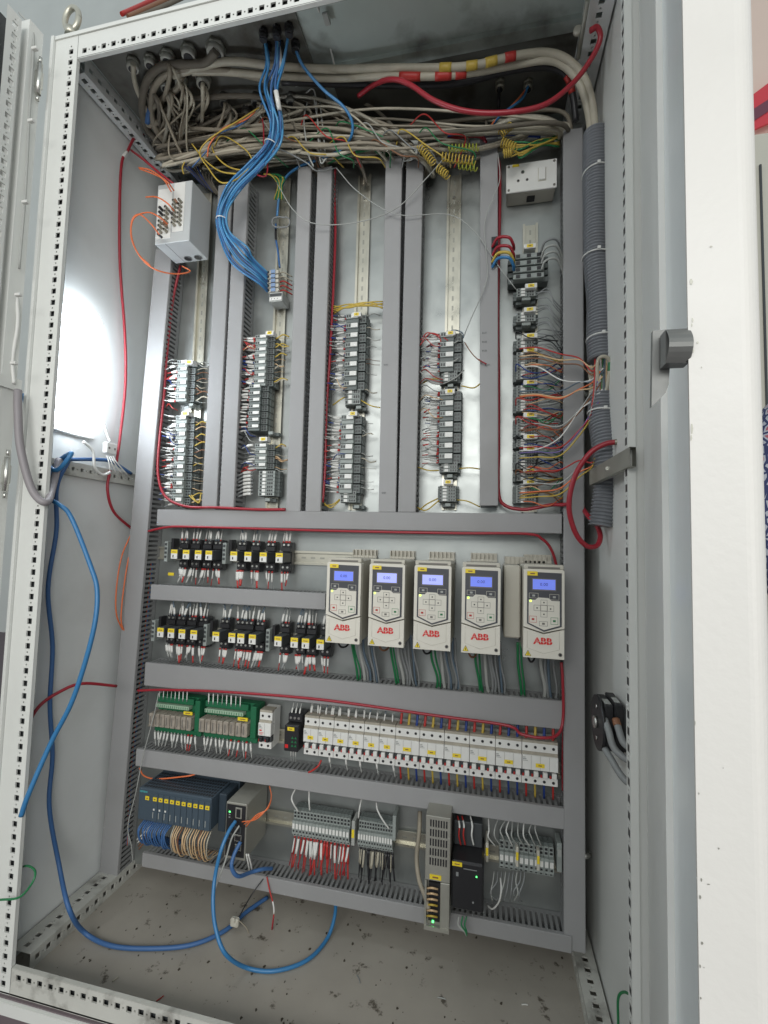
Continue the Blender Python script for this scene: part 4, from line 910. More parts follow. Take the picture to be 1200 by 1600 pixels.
# ================================================================== LOWEST ROW
# controller rack
root = empty('controller_rack', (.085, YP, .205), 'slate-blue modular controller with eleven yellow-tagged slices', 'controller')
b = MB(); L = .195; b.box((0, -.113, -.036), (L, -.03, .038), plc, .002); b.box((.0, -.03, -.045), (L+.025, -.009, .040), plcd, .002); b.box((L+.002, -.085, -.05), (L+.022, -.03, .036), plcd, .002); b.build('housing', root)
for k in range(10):
    x_ = .040+k*.0155; b = MB(); b.box((x_, -.1150, -.034), (x_+.0145, -.1132, .030), plc, .0006); b.box((x_+.003, -.1156, -.026), (x_+.0045, -.1151, -.012), greyl); 
    if k < 3: b.box((x_+.004, -.1160, -.008), (x_+.008, -.1151, -.004), whitew)
    b.build('slice_module', root)
for k in range(11):
    x_ = (.022 if k == 0 else .043+(k-1)*.0155); b = MB(); b.box((x_, -.1168, .014), (x_+.0100, -.1151, .0225), yellow); b.box((x_+.003, -.1171, .0168), (x_+.007, -.1169, .0195), brown); b.build('yellow_tag', root)
b = MB()
for k in range(26):
    for j in range(6): b.box((.008+k*.0072, -.105+j*.012, .0382), (.012+k*.0072, -.098+j*.012, .0388), black)
b.build('vent_slots', root)
text('brand_lettering', 'SIEMENS', .0058, (.014, -.1135, .030), mat('teal_print', (.10, .50, .52), .5), root, depth=.0002)
# looms under the rack
for k in range(15):
    x_ = .098+k*.0053; loosew([Vector((x_+.002, YP-.105, .166)), Vector((x_-.002, YP-.122+random.uniform(-.004, .004), .150)), Vector((x_-.001, YP-.105+random.uniform(-.006, .006), .112+random.uniform(-.004, .004))), Vector((x_+.004, YP-.055, .100))], blue2, .0017, 'blue wire in the loom bulging under the controller', 'blue loom under the controller', name='loom_wire')
for k in range(17):
    x_ = .182+k*.0060; loosew([Vector((x_, YP-.105, .166)), Vector((x_-.001+random.uniform(-.003, .003), YP-.120, .145)), Vector((x_-.004+random.uniform(-.004, .004), YP-.10, .098+random.uniform(-.006, .006))), Vector((x_+.001, YP-.055, .090))], tan if k % 4 else (brown if k % 8 else cab), .0015, 'tan wire in the loom hanging right of the blue one', 'tan loom under the controller', name='loom_wire')
for k in range(4):
    loosew([(238, 1283, .25), (226+k*2, 1300+k*2, .25), (214+k, 1312+k*5, .26)], whitew if k < 2 else brown, .0018, 'loose wire end left of the blue loom', 'loose ends left of the blue loom')
# network switch
root = empty('network_switch', (.318, YP, .18), 'tall metal network switch with fibre and blue patch cables', 'switch')
xw = .052; b = MB(); b.box((0, -.112, -.062), (xw, -.009, .062), boxm, .0015); b.box((.0025, -.1128, -.055), (xw-.0025, -.1122, .058), black); b.build('case', root)
for (x_, z_, w_, h_, m_) in ((.025, .030, .016, .024, boxm), (.025, -.002, .016, .014, darkgrey), (.025, -.020, .018, .015, steel), (.027, -.040, .016, .014, steel), (.008, -.018, .012, .014, darkgrey)):
    b = MB(); b.box((x_, -.1150, z_), (x_+w_, -.1130, z_+h_), m_, .0006); b.box((x_+.003, -.1154, z_+.003), (x_+w_-.003, -.1151, z_+h_-.003), black); b.build('port', root)
b = MB(); 
for k in range(3): b.box((.008, -.1132, .040-k*.006), (.012, -.1129, .043-k*.006), greenled if k == 0 else greyw)
b.build('status_light', root)
# orange fibre, blue patch leads
for k in range(3):
    cable('fibre_lead', [(378+k*3, 1284+k*4, .215), (400, 1280-k*3, .20), (418, 1262+k, .21), (424, 1245, .235), (421, 1228, .27)], .0013, orange, 'orange fibre lead curving up from the switch into the duct', 'cable', 'orange fibre leads at the switch')
cable('patch_lead', [(368, 1283, .21), (357, 1300, .19), (345, 1330, .17), (336, 1370, .16), (333, 1410, .14), (337, 1450, .125), (352, 1490, .115), PZ(385, 1512, -.036), PZ(430, 1517, -.041), PZ(480, 1500, -.041), PZ(512, 1465, -.038), (524, 1425, .30), (522, 1400, .325), (518, 1385, .345)], .0040, blue, 'blue patch lead dropping from the switch in a wide loop over the floor', 'cable', n=10)
cable('patch_lead', [(376, 1315, .215), (366, 1335, .20), (362, 1355, .19), (372, 1369, .20), (392, 1363, .24), (410, 1358, .26), (425, 1357, .285)], .0042, blue2, 'dark blue lead curling from the lower switch port into the duct', 'cable', n=10)
cable('patch_lead', [(374, 1290, .216), (362, 1310, .20), (352, 1345, .185), (336, 1390, .165), (334, 1420, .14)], .002, greyl, 'thin grey lead hanging beside the blue loop', 'cable')
# long blue cables on left wall and floor
cable('network_cable', [(37, 615, -.003), (55, 690, .02), (85, 735, .04), (112, 708, .05), (90, 722, .07), (70, 752, .04), (66, 772, .03), (95, 790, .03), (112, 810, .04), (140, 880, .05), (152, 925, .05), (145, 990, .04), (115, 1090, .03), (80, 1160, .02), (45, 1240, -.005), (33, 1275, -.008)], .0048, blue, 'bright blue cable bowing out in front of the left wall', 'cable', n=10)
cable('network_cable', [PX(110, 715, -.055), PX(89, 760, -.05), PX(88, 830, -.05), PX(75, 920, -.05), PX(82, 1010, -.05), PX(78, 1100, -.05), PX(82, 1180, -.048), PX(77, 1260, -.045), PX(92, 1350, -.030), P(108, 1420, .09), PZ(132, 1457, -.030), PZ(175, 1478, -.040), PZ(240, 1482, -.040), PZ(300, 1476, -.040), PZ(350, 1455, -.040), PZ(385, 1425, -.040), PZ(418, 1402, -.038)], .0046, blue2, 'dusty blue cable hanging down the left wall and across the floor', 'cable', n=10)
cable('network_cable', [PX(100, 718, -.045), PX(150, 718, -.045), PX(175, 722, -.045), PX(205, 740, -.045)], .0045, blue2, 'dark blue cable lying along the left cross rail', 'cable')
cable('power_cable', [PX(28, 610, -.060), P(28, 640, -.03), P(32, 700, -.03), P(50, 765, -.02), P(72, 785, -.01), P(82, 760, .03), P(92, 718, .06)], .0075, mat('mauve_cable', (.26, .24, .25), .5), 'thick grey-mauve cable looping from left door to the cross rail', 'cable', n=10)
cable('door_cable', [P(23, 430, -.03), P(28, 500, -.03), P(20, 560, -.03), P(22, 600, -.03)], .0035, whitew, 'white cable tied along the left door frame', 'cable')
cable('door_cable', [P(30, 20, -.045), P(50, 45, -.04), P(52, 80, -.04), P(46, 180, -.04), P(40, 300, -.04), P(30, 420, -.04)], .0022, greyl, 'thin grey cable tied down the upper left door frame', 'cable')
for v, u in ((75, 53), (188, 47), (315, 38), (460, 27), (567, 20)):
    q = MB(); p = P(u, v, -.055); q.box(p+Vector((-.006, -.002, -.003)), p+Vector((.007, .006, .003)), whitew, .001); o = q.build('cable_tie', None, 'white cable tie on the left door frame', 'cable tie', 'ties on the left door cable', org=p)
# black/red pigtail and white clip near floor
cable('control_wire', [(425, 1357, .285), (410, 1375, .27), (392, 1400, .25), (372, 1435, .24)], .0014, black, 'thin black wire sagging from the lowest duct to the clip', 'wire')
cable('control_wire', [(417, 1370, .27), (421, 1390, .265), (428, 1420, .26), (425, 1452, .26)], .0016, redt, 'red wire with white sleeve hanging in front of the floor', 'wire', bands=((.58, 5, whitew, 'sleeve'), (.8, 6, red, 'ferrule')))
b = MB(); p = P(367, 1440, .235); b.box(p+Vector((-.010, -.006, -.010)), p+Vector((.010, .006, .009)), cream, .003); b.box(p+Vector((-.004, -.010, .004)), p+Vector((.004, -.006, .014)), cream, .001); b.build('cable_clip', None, 'dusty white clip on the blue floor cable', 'clip', org=p)
cable('control_wire', [(372, 1437, .235), (385, 1450, .24), (395, 1470, .235), (420, 1478, .22)], .0012, cabd, 'thin dusty wire trailing on the floor from the clip', 'wire')
for k in range(2): cable('control_wire', [(385+k*3, 1335, .22), (388+k*4, 1350, .235), (390+k*4, 1362, .26)], .0018, whitew, 'short white wire under the network switch', 'wire', 'white wires under the switch')
# terminal strips of the lowest row
def strip_terminal(w, upper=.0):
    root = empty('rail_terminal', (0, 0, 0), 'x', 'terminal'); e = w*.46; ch = []
    b = MB(); b.box((-e, -.030, -.030), (e, -.009, .034), termd); b.box((-e, -.045, -.020), (e, -.0302, .010), termg); b.box((-e, -.037, .0102), (e, -.0302, .030), termg); b.box((-e, -.037, -.029), (e, -.0302, -.0202), termg); ch.append(b.build('housing', root))
    b = MB(); b.box((-e*.75, -.0468, -.007), (e*.75, -.0452, .004), white); ch.append(b.build('marker', root))
    b = MB()
    for z in (.014, .022): b.box((-e*.6, -.0378, z), (e*.6, -.0371, z+.0045), black)
    b.box((-e*.5, -.0378, -.027), (e*.5, -.0371, -.0225), black); b.box((-e*.5, -.0456, -.015), (e*.5, -.0452, -.011), black); ch.append(b.build('wire_openings', root)); return root, ch
def strip(u0, v0, u1, v1, n, desc, dz=0):
    A, B_ = P(u0, v0, YP-.045), P(u1, v1, YP-.045); w = (B_.x-A.x)/max(1, n-1); z = (A.z+B_.z)/2; r, ch = strip_terminal(w); out = []
    for i in range(n):
        x_ = A.x+w*i; out.append((x_, z)); proto_copy(r, ch, (x_, YP, z), '%s grey terminal from the left in %s' % (ORF[i], desc), 'terminal', 'grey terminals of the lowest row')
    return out
t1 = strip(459, 1289, 543, 1303, 17, 'the long strip above red wires')
t2 = strip(561, 1306, 611, 1313, 13, 'the strip above black wires')
for (u, v, dsc) in ((552, 1301, 'yellow-tagged end clamp between the two grey strips'), (616, 1293, 'grey end clamp right of the black-wired strip')):
    p = P(u, v, YP-.048); b = MB(); b.box((-.004, -.050, -.028), (.004, -.009, .026), greyl if 'yellow' in dsc else termg, .001); o = b.build('end_clamp', None, dsc, 'end clamp'); o.location = (p.x, YP, p.z)
    if 'yellow' in dsc: q = MB(); q.box((-.003, -.0512, -.010), (.003, -.0502, .008), yellow); q.build('yellow_tag', o)
RDN = dict(name='hanging_wire')
RD = [sleeved(.004, -1, redt, redt, None, L=.075, down=True, y=-.010, r=.0016, name='hanging_wire'), sleeved(-.006, -1, redt, whitew, None, L=.080, down=True, y=-.014, r=.0016, name='hanging_wire'), sleeved(.008, -1, red, whitew, redt, L=.070, down=True, y=-.018, r=.0016, name='hanging_wire')]
BD = [sleeved(.006, -1, black, black, None, L=.070, down=True, y=-.008, r=.0016, name='hanging_wire'), sleeved(-.004, -1, black, cab, None, L=.075, down=True, y=-.012, r=.0016, name='hanging_wire')]
for i, (x_, z_) in enumerate(t1):
    for k in range(2): q, qc = RD[random.randrange(3)]; proto_copy(q, qc, (x_+random.uniform(-.002, .002), YP-.034, z_-.028), 'red wire hanging from the %s terminal of the long grey strip' % ORF[i], 'wire', 'red wires under the long grey strip', scale=(random.uniform(-1.5, 1.5), 1, random.uniform(.75, 1.05)))
for i, (x_, z_) in enumerate(t2):
    for k in range(2): q, qc = BD[random.randrange(2)]; proto_copy(q, qc, (x_+random.uniform(-.002, .002), YP-.034, z_-.028), 'dark wire hanging from the %s terminal of the shorter strip' % ORF[i], 'wire', 'black wires under the shorter strip', scale=(random.uniform(-1.5, 1.5), 1, random.uniform(.75, 1.0)))
for pts, m_, dsc in (([(466, 1268, .29), (458, 1255, .28), (456, 1245, .285), (462, 1232, .30)], whitew, 'above the left end of the long strip'), ([(484, 1266, .29), (483, 1252, .285), (483, 1235, .30)], whitew, 'above the third terminal of the long strip'), ([(560, 1278, .29), (562, 1262, .285), (565, 1248, .30)], whitew, 'between the two strips'), ([(608, 1295, .29), (598, 1281, .285), (590, 1266, .29), (588, 1254, .30)], whitew, 'above the shorter strip')):
    loosew(pts, m_, .0019, 'white-sleeved wire '+dsc)
# power supply with perforated case
root = empty('power_supply', (.779, YP, .165), 'narrow perforated metal power supply with green light', 'power supply')
wz = .0515; b = MB(); b.box((0, -.110, -.016), (wz, -.009, .113), boxm, .001); b.box((.004, -.098, -.112), (wz, -.0095, -.0162), boxm, .001); b.box((wz-.019, -.112, -.112), (wz, -.0985, -.0162), boxm, .001); b.box((0, -.1135, -.112), (wz, -.110, -.104), boxm); b.box((0, -.111, -.104), (.004, -.06, -.0162), boxm); b.build('case', root)
b = MB()
for i in range(5):
    for j in range(7): b.box((.009+j*.0055, -.1108, .016+i*.019), (.0120+j*.0055, -.1101, .030+i*.019), black)
b.build('vent_slots', root)
b = MB(); b.box((.010, -.1115, -.012), (.034, -.1102, -.003), yellow); b.box((.016, -.1118, -.009), (.028, -.1116, -.006), brown); b.build('yellow_tag', root)
b = MB(); b.box((.008, -.106, -.098), (wz-.020, -.0982, -.022), black); b.build('terminal_recess', root)
b = MB(); b.box((.016, -.108, -.100), (.020, -.1062, -.096), greenled); b.build('status_light', root)
for k in range(6):
    z_ = -.030-k*.011+.165; loosew([Vector((.783, YP-.105, z_-.006)), Vector((.795, YP-.116, z_+.004)), Vector((.806, YP-.108, z_-.002))], tan if k not in (3, 5) else yelw, .0020, 'tan looped wire in the power supply terminal recess', 'loops in the power supply recess')
cable('supply_cable', [(656, 1268, .31), (655, 1300, .285), (651, 1340, .27), (655, 1375, .25), (664, 1400, .235), (670, 1420, .225)], .0048, cabd, 'dusty grey cable hanging left of the power supply', 'cable')
# black supply
root = empty('power_module', (.833, YP, .150), 'black power module with yellow tag and green light', 'power supply')
b = MB(); b.box((0, -.108, -.050), (.066, -.009, .045), black, .004); b.box((.002, -.055, .045), (.062, -.009, .095), darkgrey, .002); b.build('housing', root)
b = MB(); b.box((.002, -.1095, .036), (.022, -.1082, .044), yellow); b.box((.007, -.1098, .039), (.017, -.1096, .041), brown); b.build('yellow_tag', root)
b = MB(); b.box((.050, -.1095, .020), (.0525, -.1082, .0225), greenled); b.build('status_light', root)
b = MB(); b.box((.025, -.1088, .032), (.052, -.1082, .0335), greyw); b.box((.010, -.1088, .016), (.015, -.1082, .024), greyw); b.cyl((.045, -.109, -.03), (.045, -.1078, -.03), .002, greyw, 8); b.build('module_print', root)
for k in range(3): cable('control_wire', [(717+k*6, 1432, .24), (716+k*5, 1445, .235), (725+k*2, 1455, .235), (729, 1462, .24)], .0016, green if k else greyl, 'green wire hanging under the black power module', 'wire', 'green wires under the black module')
for k, (u, m_) in enumerate(((715, redt), (722, redt), (735, whitew))): cable('control_wire', [(u, 1275, .29), (u+3, 1290, .27), (u+2, 1305, .265), (u+5, 1320, .27)], .0018, m_, 'red or white wire entering the top of the black power module', 'wire', 'wires above the black power module', bands=((.2, 6, whitew, 'sleeve'),))
# right strip
t3 = strip(784, 1338, 862, 1351, 11, 'the strip at the lower right corner')
for (u, v, dsc) in ((761, 1330, 'first yellow-tagged divider left of the lower right strip'), (808, 1337, 'second yellow-tagged divider in the lower right strip'), (841, 1343, 'third yellow-tagged divider in the lower right strip')):
    p = P(u, v, YP-.052); b = MB(); b.box((-.003, -.0535, -.022), (.003, -.009, .018), cream, .0008); o = b.build('end_clamp', None, dsc, 'end clamp', 'yellow-tagged dividers'); o.location = (p.x, YP, p.z)
    q = MB(); q.box((-.0025, -.0545, -.008), (.0025, -.0537, .008), yellow); q.build('yellow_tag', o)
p = P(874, 1340, YP-.045); b = MB(); b.box((-.005, -.048, -.028), (.005, -.009, .030), termg, .001); b.box((-.0035, -.049, .004), (.0035, -.0482, .018), greyl); o = b.build('end_clamp', None, 'grey end clamp closing the lower right strip', 'end clamp'); o.location = (p.x, YP, p.z)
for k in range(9):
    u = 768+k*9; loosew([(u+6, 1322, .29), (u-2+random.uniform(-3, 3), 1308, .275), (u-4, 1295+random.uniform(-3, 3), .28), (u+random.uniform(-6, 6), 1278, .30)], greyl if k % 3 else whitew, .0016, 'grey wire arching above the lower right strip', 'wires above the lower right strip')
for k in range(9):
    u = 768+k*6; loosew([(u+4, 1362, .29), (u+2, 1378, .275), (u-2+random.uniform(-6, 8), 1395, .265), (u-4+random.uniform(-4, 10), 1408, .28)], greyw if k % 3 else greyl, .0016, 'grey wire looping below the lower right strip', 'wires below the lower right strip')
loosew([(782, 1372, .28), (783, 1390, .265), (780, 1408, .265), (770, 1420, .275), (762, 1415, .29)], whitew, .0018, 'white-sleeved wire looping right of the black power module')

# ================================================================== BAY 1-2 UPPER DEVICES
# white splice box
Yf = .19
root = empty('splice_box', P(270, 330, YD-.002), 'grey-white box with rows of fibre couplers above the leftmost bay', 'splice box')
o_ = root.location; c1 = P(244, 383, Yf)-o_; c2 = P(298, 374, Yf)-o_; c3 = P(244, 291, Yf)-o_; c4 = P(298, 280, Yf)-o_
x0_, x1_, z0_, z1_ = (c1.x+c3.x)/2, (c2.x+c4.x)/2, (c1.z+c2.z)/2, (c3.z+c4.z)/2; yf = Yf-o_.y
b = MB(); b.box((x0_, yf, z0_), (x1_, 0, z1_), splice, .0015); b.box((x0_+(x1_-x0_)*.30, yf+.001, z0_-.0004), (x0_+(x1_-x0_)*.305, -.001, z0_+.001), dark); b.build('case', root)
b = MB(); b.box((x0_+.004, yf-.0015, z0_+.012), (x0_+(x1_-x0_)*.46, yf-.0001, z1_-.014), white, .0004); b.box((x0_+(x1_-x0_)*.50, yf-.0015, z0_+.026), (x0_+(x1_-x0_)*.82, yf-.0001, z1_-.003), white, .0004); b.build('coupler_plate', root)
for cx_, zs_ in ((.20, z0_+.028), (.36, z0_+.028), (.58, z0_+.042), (.74, z0_+.042)):
    for k in range(6):
        x_ = x0_+(x1_-x0_)*cx_; z_ = zs_+k*.0118; q = MB(); q.cyl((x_, yf-.014, z_), (x_, yf-.0012, z_), .0036, brass if not (cx_ < .3 and k > 3) else black, 8); q.cyl((x_, yf-.0145, z_), (x_, yf-.0141, z_), .0022, black, 8); q.build('fibre_coupler', root)
for fx in (.50, .80):
    x_ = x0_+(x1_-x0_)*fx; y_ = yf*.20; q = MB(); q.cyl((x_, y_, z0_-.0012), (x_, y_, z0_+.001), .0098, black, 18); q.tube([(x_+.0098*math.cos(a), y_, z0_-.0012+0*a) if 0 else (x_+.0098*math.cos(a), y_+.0098*math.sin(a), z0_-.0012) for a in [2*math.pi*i/18 for i in range(19)]], .001, greyw, 5, cap=False); q.build('blank_grommet', root)
fl = [[(250, 368, .17), (236, 350, .15), (218, 335, .15), (206, 345, .15), (206, 375, .15), (222, 405, .16), (245, 422, .18), (275, 428, .22), (297, 424, .25), (285, 416, .265)], [(262, 350, .17), (250, 340, .15), (232, 332, .15), (210, 340, .15), (205, 365, .15), (215, 395, .16), (235, 415, .18)], [(272, 330, .17), (262, 318, .15), (245, 308, .15), (228, 308, .16)], [(268, 300, .17), (255, 280, .15), (235, 266, .16), (217, 262, .17)], [(272, 298, .17), (260, 283, .15), (240, 272, .16), (218, 264, .17)]]
for k, pts in enumerate(fl): cable('fibre_lead', pts, .0017, orange, ['orange fibre lead making the widest loop left of the splice box', 'orange fibre lead looping inside the widest one', 'orange fibre lead entering the middle couplers', 'orange fibre lead rising to the red cable, upper', 'orange fibre lead rising to the red cable, lower'][k], 'cable', 'orange fibre leads at the splice box')
for k in range(4):
    pts = [(246+k*9, 365-k*18, .168), (253+k*8, 371-k*18, .172)]
    cable('fibre_plug', [(u, v, Y) for u, v, Y in pts], .003, brown if k % 2 else black, 'dark fibre plug seated in the splice box couplers', 'plug', 'dark plugs on the splice box')
# blue bundle terminals, bay 2
p = P(422, 441, YP-.055); 
for k in range(5):
    q = P(424, 427+k*7.0, YP-.045); b = MB(); b.box((-.010, -.050, -.0048), (.022, -.009, .0048), cream, .0008); b.box((.002, -.053, -.0044), (.014, -.0502, .0044), mat('pale_blue_marker', (.22, .32, .50), .5) if k == 0 else bpy.data.materials['pale_blue_marker']); b.box((-.008, -.0515, -.003), (-.003, -.0502, .003), black)
    o = b.build('data_terminal', None, '%s cream data terminal receiving the blue bundle' % ('topmost' if k == 0 else ORD[k]), 'terminal', 'cream data terminals'); o.location = (q.x, YP, q.z)
    cable('control_wire', [Vector((q.x+.022, YP-.04, q.z+.001)), Vector((q.x+.034, YP-.042, q.z+.001)), Vector((q.x+.050, YP-.025, q.z-.003))], .0016, redt if k > 1 else cab, 'brown wire leaving the cream data terminals to the right', 'wire', 'wires right of the cream data terminals', seg=4, n=6)
p = P(431, 464, YP-.05); b = MB(); b.box((-.019, -.050, -.012), (.018, -.009, .013), greyl, .001); b.box((-.017, -.0508, .002), (.016, -.0502, .009), darkgrey); b.box((-.017, -.0515, -.009), (.016, -.0502, -.001), white)
for k in range(3): b.box((-.012+k*.008, -.0518, -.006), (-.010+k*.008, -.0516, -.004), black)
o = b.build('surge_module', None, 'small grey and white module directly under the cream data terminals', 'module'); o.location = (p.x, YP, p.z)
# blue bundle
for k in range(9):
    f = (k-4)/4; g_ = [(412, 52), (433, 50), (452, 46), (416, 68), (437, 64), (412, 52), (452, 46), (437, 64), (433, 50)][k]
    jit = lambda s_=2: random.uniform(-s_, s_)
    jy = lambda: random.uniform(-.009, .009); o_ = (0, .6, -.4, .3, -.8, .8, -.2, .5, -.6)[k]
    cable('data_cable', [PZ(g_[0]+jit(1), g_[1], 1.95), P(g_[0]*.6+171+f*2, 100, .10), P(421+f*9+(g_[0]-430)*.35, 140, .13+jy()), P(432+f*9, 190+jit(), .16+jy()), P(426+f*11, 225+jit(3), .175+jy()), P(400+f*12+jit(2), 258+f*3, .19+jy()), P(366+f*12+jit(), 293+f*3, .20+jy()), P(348+f*8+jit(1), 330, .205+jy()), P(350+f*8+jit(1), 362, .21+jy()), P(374+f*12, 398+f*-12+jit(), .222+jy()), P(400-f*5, 423-f*20, .25+jy()*.5), P(418, 441-f*15, .285)], .0026, (blue, blue2, bluel)[k % 3], 'blue data cable, %s strand of the bundle from the roof to the cream terminals' % (ORF[k] if k else 'lowest'), 'cable', 'blue data bundle from roof glands', n=8)
cable('data_cable', [PZ(462, 72, 1.95), P(463, 80, .11), P(475, 105, .13), P(505, 140, .16), P(535, 165, .18), P(550, 190, .20), P(548, 215, .22), P(530, 235, .25), P(495, 250, .27), P(465, 262, .28), P(445, 280, .29), P(436, 310, .30), P(433, 340, .31)], .0033, blue, 'blue cable sweeping out right of the bundle and back behind it', 'cable', n=8)
cable('data_cable', [P(431, 350, .315), P(431, 372, .31), P(434, 390, .305), P(437, 418, .29)], .0028, blue2, 'short blue cable with black sleeve dropping to the cream terminals', 'cable', bands=((.15, 7, black, 'black_sleeve'),))
cable('cable_coil', [P(431+14*math.cos(a)+8, 347+9*math.sin(a)+1.2*math.sin(3*a), .30-.004*math.sin(a*.5)) for a in [i*.7 for i in range(24)]], .0016, greyw, 'small coil of grey wire tied on the second rail', 'cable')
def tie_ring(u, v, Y, r, label, axis=(0, 0, 1)):
    c = P(u, v, Y); ax = Vector(axis).normalized(); a1 = ax.orthogonal().normalized(); a2 = ax.cross(a1); b = MB(); b.tube([a1*(r*math.cos(a))+a2*(r*math.sin(a)) for a in [2*math.pi*i/20 for i in range(21)]], .0012, whitew, 6, cap=False); o = b.build('cable_tie', None, label, 'cable tie', None); o.location = c
tie_ring(347, 343, .21, .014, 'white tie around the blue bundle in front of the duct', (.1, 0, 1)); tie_ring(424, 226, .178, .016, 'white tie around the blue bundle near the roof', (.3, 0, 1))
b = MB(); b.tube([P(434, 68, .095), P(440, 112, .11)], .0055, whitew, 10); b.build('wrap_label', None, 'white wrap label around the middle blue cable near the roof', 'label')
b = MB(); b.tube([P(431, 142, .125), P(437, 172, .14)], .0055, white, 8); b.build('wrap_label', None, 'crumpled white wrap label lower on the blue bundle', 'label')
# ================================================================== ROOF: glands and cable mass
def gland(u, v, r, m, desc, z=1.957):
    p = PZ(u, v, z); root = empty('cable_gland', p, desc, 'cable gland', 'cable glands in the roof')
    q = MB(); q.cyl((0, 0, -.010), (0, 0, .0), r, m, 6); q.build('hex_nut', root)
    q = MB(); q.cyl((0, 0, -.022), (0, 0, -.010), r*.82, m, 16, r2=r*.95); q.cyl((0, 0, -.0235), (0, 0, -.0221), r*.6, black, 14); q.build('gland_body', root)
    return p
gl = [(208, 95, .015), (235, 90, .014), (262, 84, .017), (295, 76, .017), (337, 72, .022), (236, 130, .014), (260, 127, .014), (283, 120, .015), (318, 120, .018), (268, 172, .013), (310, 182, .013), (335, 180, .013), (361, 177, .013), (385, 170, .014), (400, 150, .013), (290, 150, .013), (350, 150, .013), (330, 210, .012), (300, 205, .012), (430, 160, .013), (455, 150, .013), (375, 200, .012)]
words = ['pale', 'dusty', 'worn']
gp_ = []
for i, (u, v, r_) in enumerate(gl):
    gp_.append(gland(u, v, r_, glandm if i < 9 else galv_dirty if i % 3 else glandm, '%s plastic cable gland, %s counted from the left rear of the roof cluster' % (words[i % 3], ORF[i] if i < 20 else ('twenty-first', 'twenty-second')[i-20])))
for i, (u, v) in enumerate(((412, 48), (433, 44), (452, 40), (418, 70), (438, 68), (462, 66))): gland(u, v, .010, black, 'small black gland of a blue cable, %s of six' % ORF[i], 1.957)
for i, (u, v) in enumerate(((781, 127), (825, 127))): gland(u, v, .012, brass, 'metal gland at the rear right of the roof, %s one' % ('left', 'right')[i])
cable('control_cable', [(780, 135, .30), (779, 160, .31), (777, 190, .32)], .004, black, 'black cable dropping from the left metal gland', 'cable')
cable('control_cable', [(825, 135, .29), (815, 155, .29), (785, 178, .29), (768, 198, .31), (762, 210, .32)], .003, blue, 'blue core leaving the right metal gland', 'cable'); cable('control_cable', [(822, 140, .29), (800, 165, .29), (772, 190, .30), (765, 205, .32)], .0022, orange, 'orange core leaving the right metal gland', 'cable')
# beige cables: from the gland cluster, over to the ducts
random.seed(21)
targets = [(492, 262), (510, 262), (616, 246), (648, 247), (640, 250), (608, 250), (672, 262), (570, 275), (700, 245), (735, 235), (760, 215), (870, 215), (890, 205)]
for k in range(96):
    g0 = gp_[random.choice((2, 5, 6, 7, 8, 9, 10, 11, 12, 13, 14, 15, 16, 17, 18, 19, 20, 21, 17, 18, 21, 10, 5, 7))]; lane = random.random(); t = random.choice(targets if lane > .25 else targets[:7])
    y0 = random.uniform(.22, .33); v_mid = 178+lane*75; sag = random.uniform(-8, 12)
    pts = [g0+Vector((0, 0, -.012)), g0+Vector((random.uniform(-.01, .02), random.uniform(0, .03), -.045))]
    ug = min(300+random.uniform(-60, 30), t[0]-120)
    pts.append(P(ug, v_mid+10+random.uniform(-10, 15), y0))
    n_ = 3
    for i in range(1, n_+1):
        f = i/(n_+1); u = ug+(t[0]-ug)*f; pts.append(P(u, v_mid+(5 if t[0] < 700 else -5)*f-44*math.sin(math.pi*f)*(1-lane)*random.random()+random.uniform(-8, 8)+sag*f, y0+random.uniform(-.012, .012)))
    pts.append(P(t[0]-14+random.uniform(-8, 8), t[1]-32*(1 if random.random() < .6 else .4), min(.315, y0+.02))); pts.append(P(t[0]+random.uniform(-7, 7), t[1]+14, .31))
    mi_ = random.choice((0, 0, 0, 1, 2, 3, 4, 5, 6)); m_ = (cab, cabd, cabd, cabd, cabb, cabb, braid)[mi_]; r_ = random.choice((.0022, .0028, .0034, .004, .0048, .003))
    cable('control_cable', pts, r_, m_, '%s %s cable, %s in the roof tangle, ending %s' % ('thin' if r_ < .0035 else 'thick' if r_ > .0045 else 'medium', ('cream', 'dusty', 'dusty', 'dusty', 'brown', 'brown', 'braided')[mi_], 'high' if lane < .33 else 'midway' if lane < .66 else 'low', {492: 'at the middle-left duct pair', 510: 'at the middle-left duct pair', 616: 'at the central duct pair', 648: 'at the central duct pair', 640: 'at the central duct pair', 608: 'at the central duct pair', 672: 'just right of the central pair', 570: 'above the central-left bay', 700: 'above the bright bay', 735: 'above the bright bay', 760: 'at the socket duct', 870: 'at the right duct top', 890: 'at the right duct top'}[t[0]]), 'cable', 'tangled beige cables under the roof', seg=7, n=8)
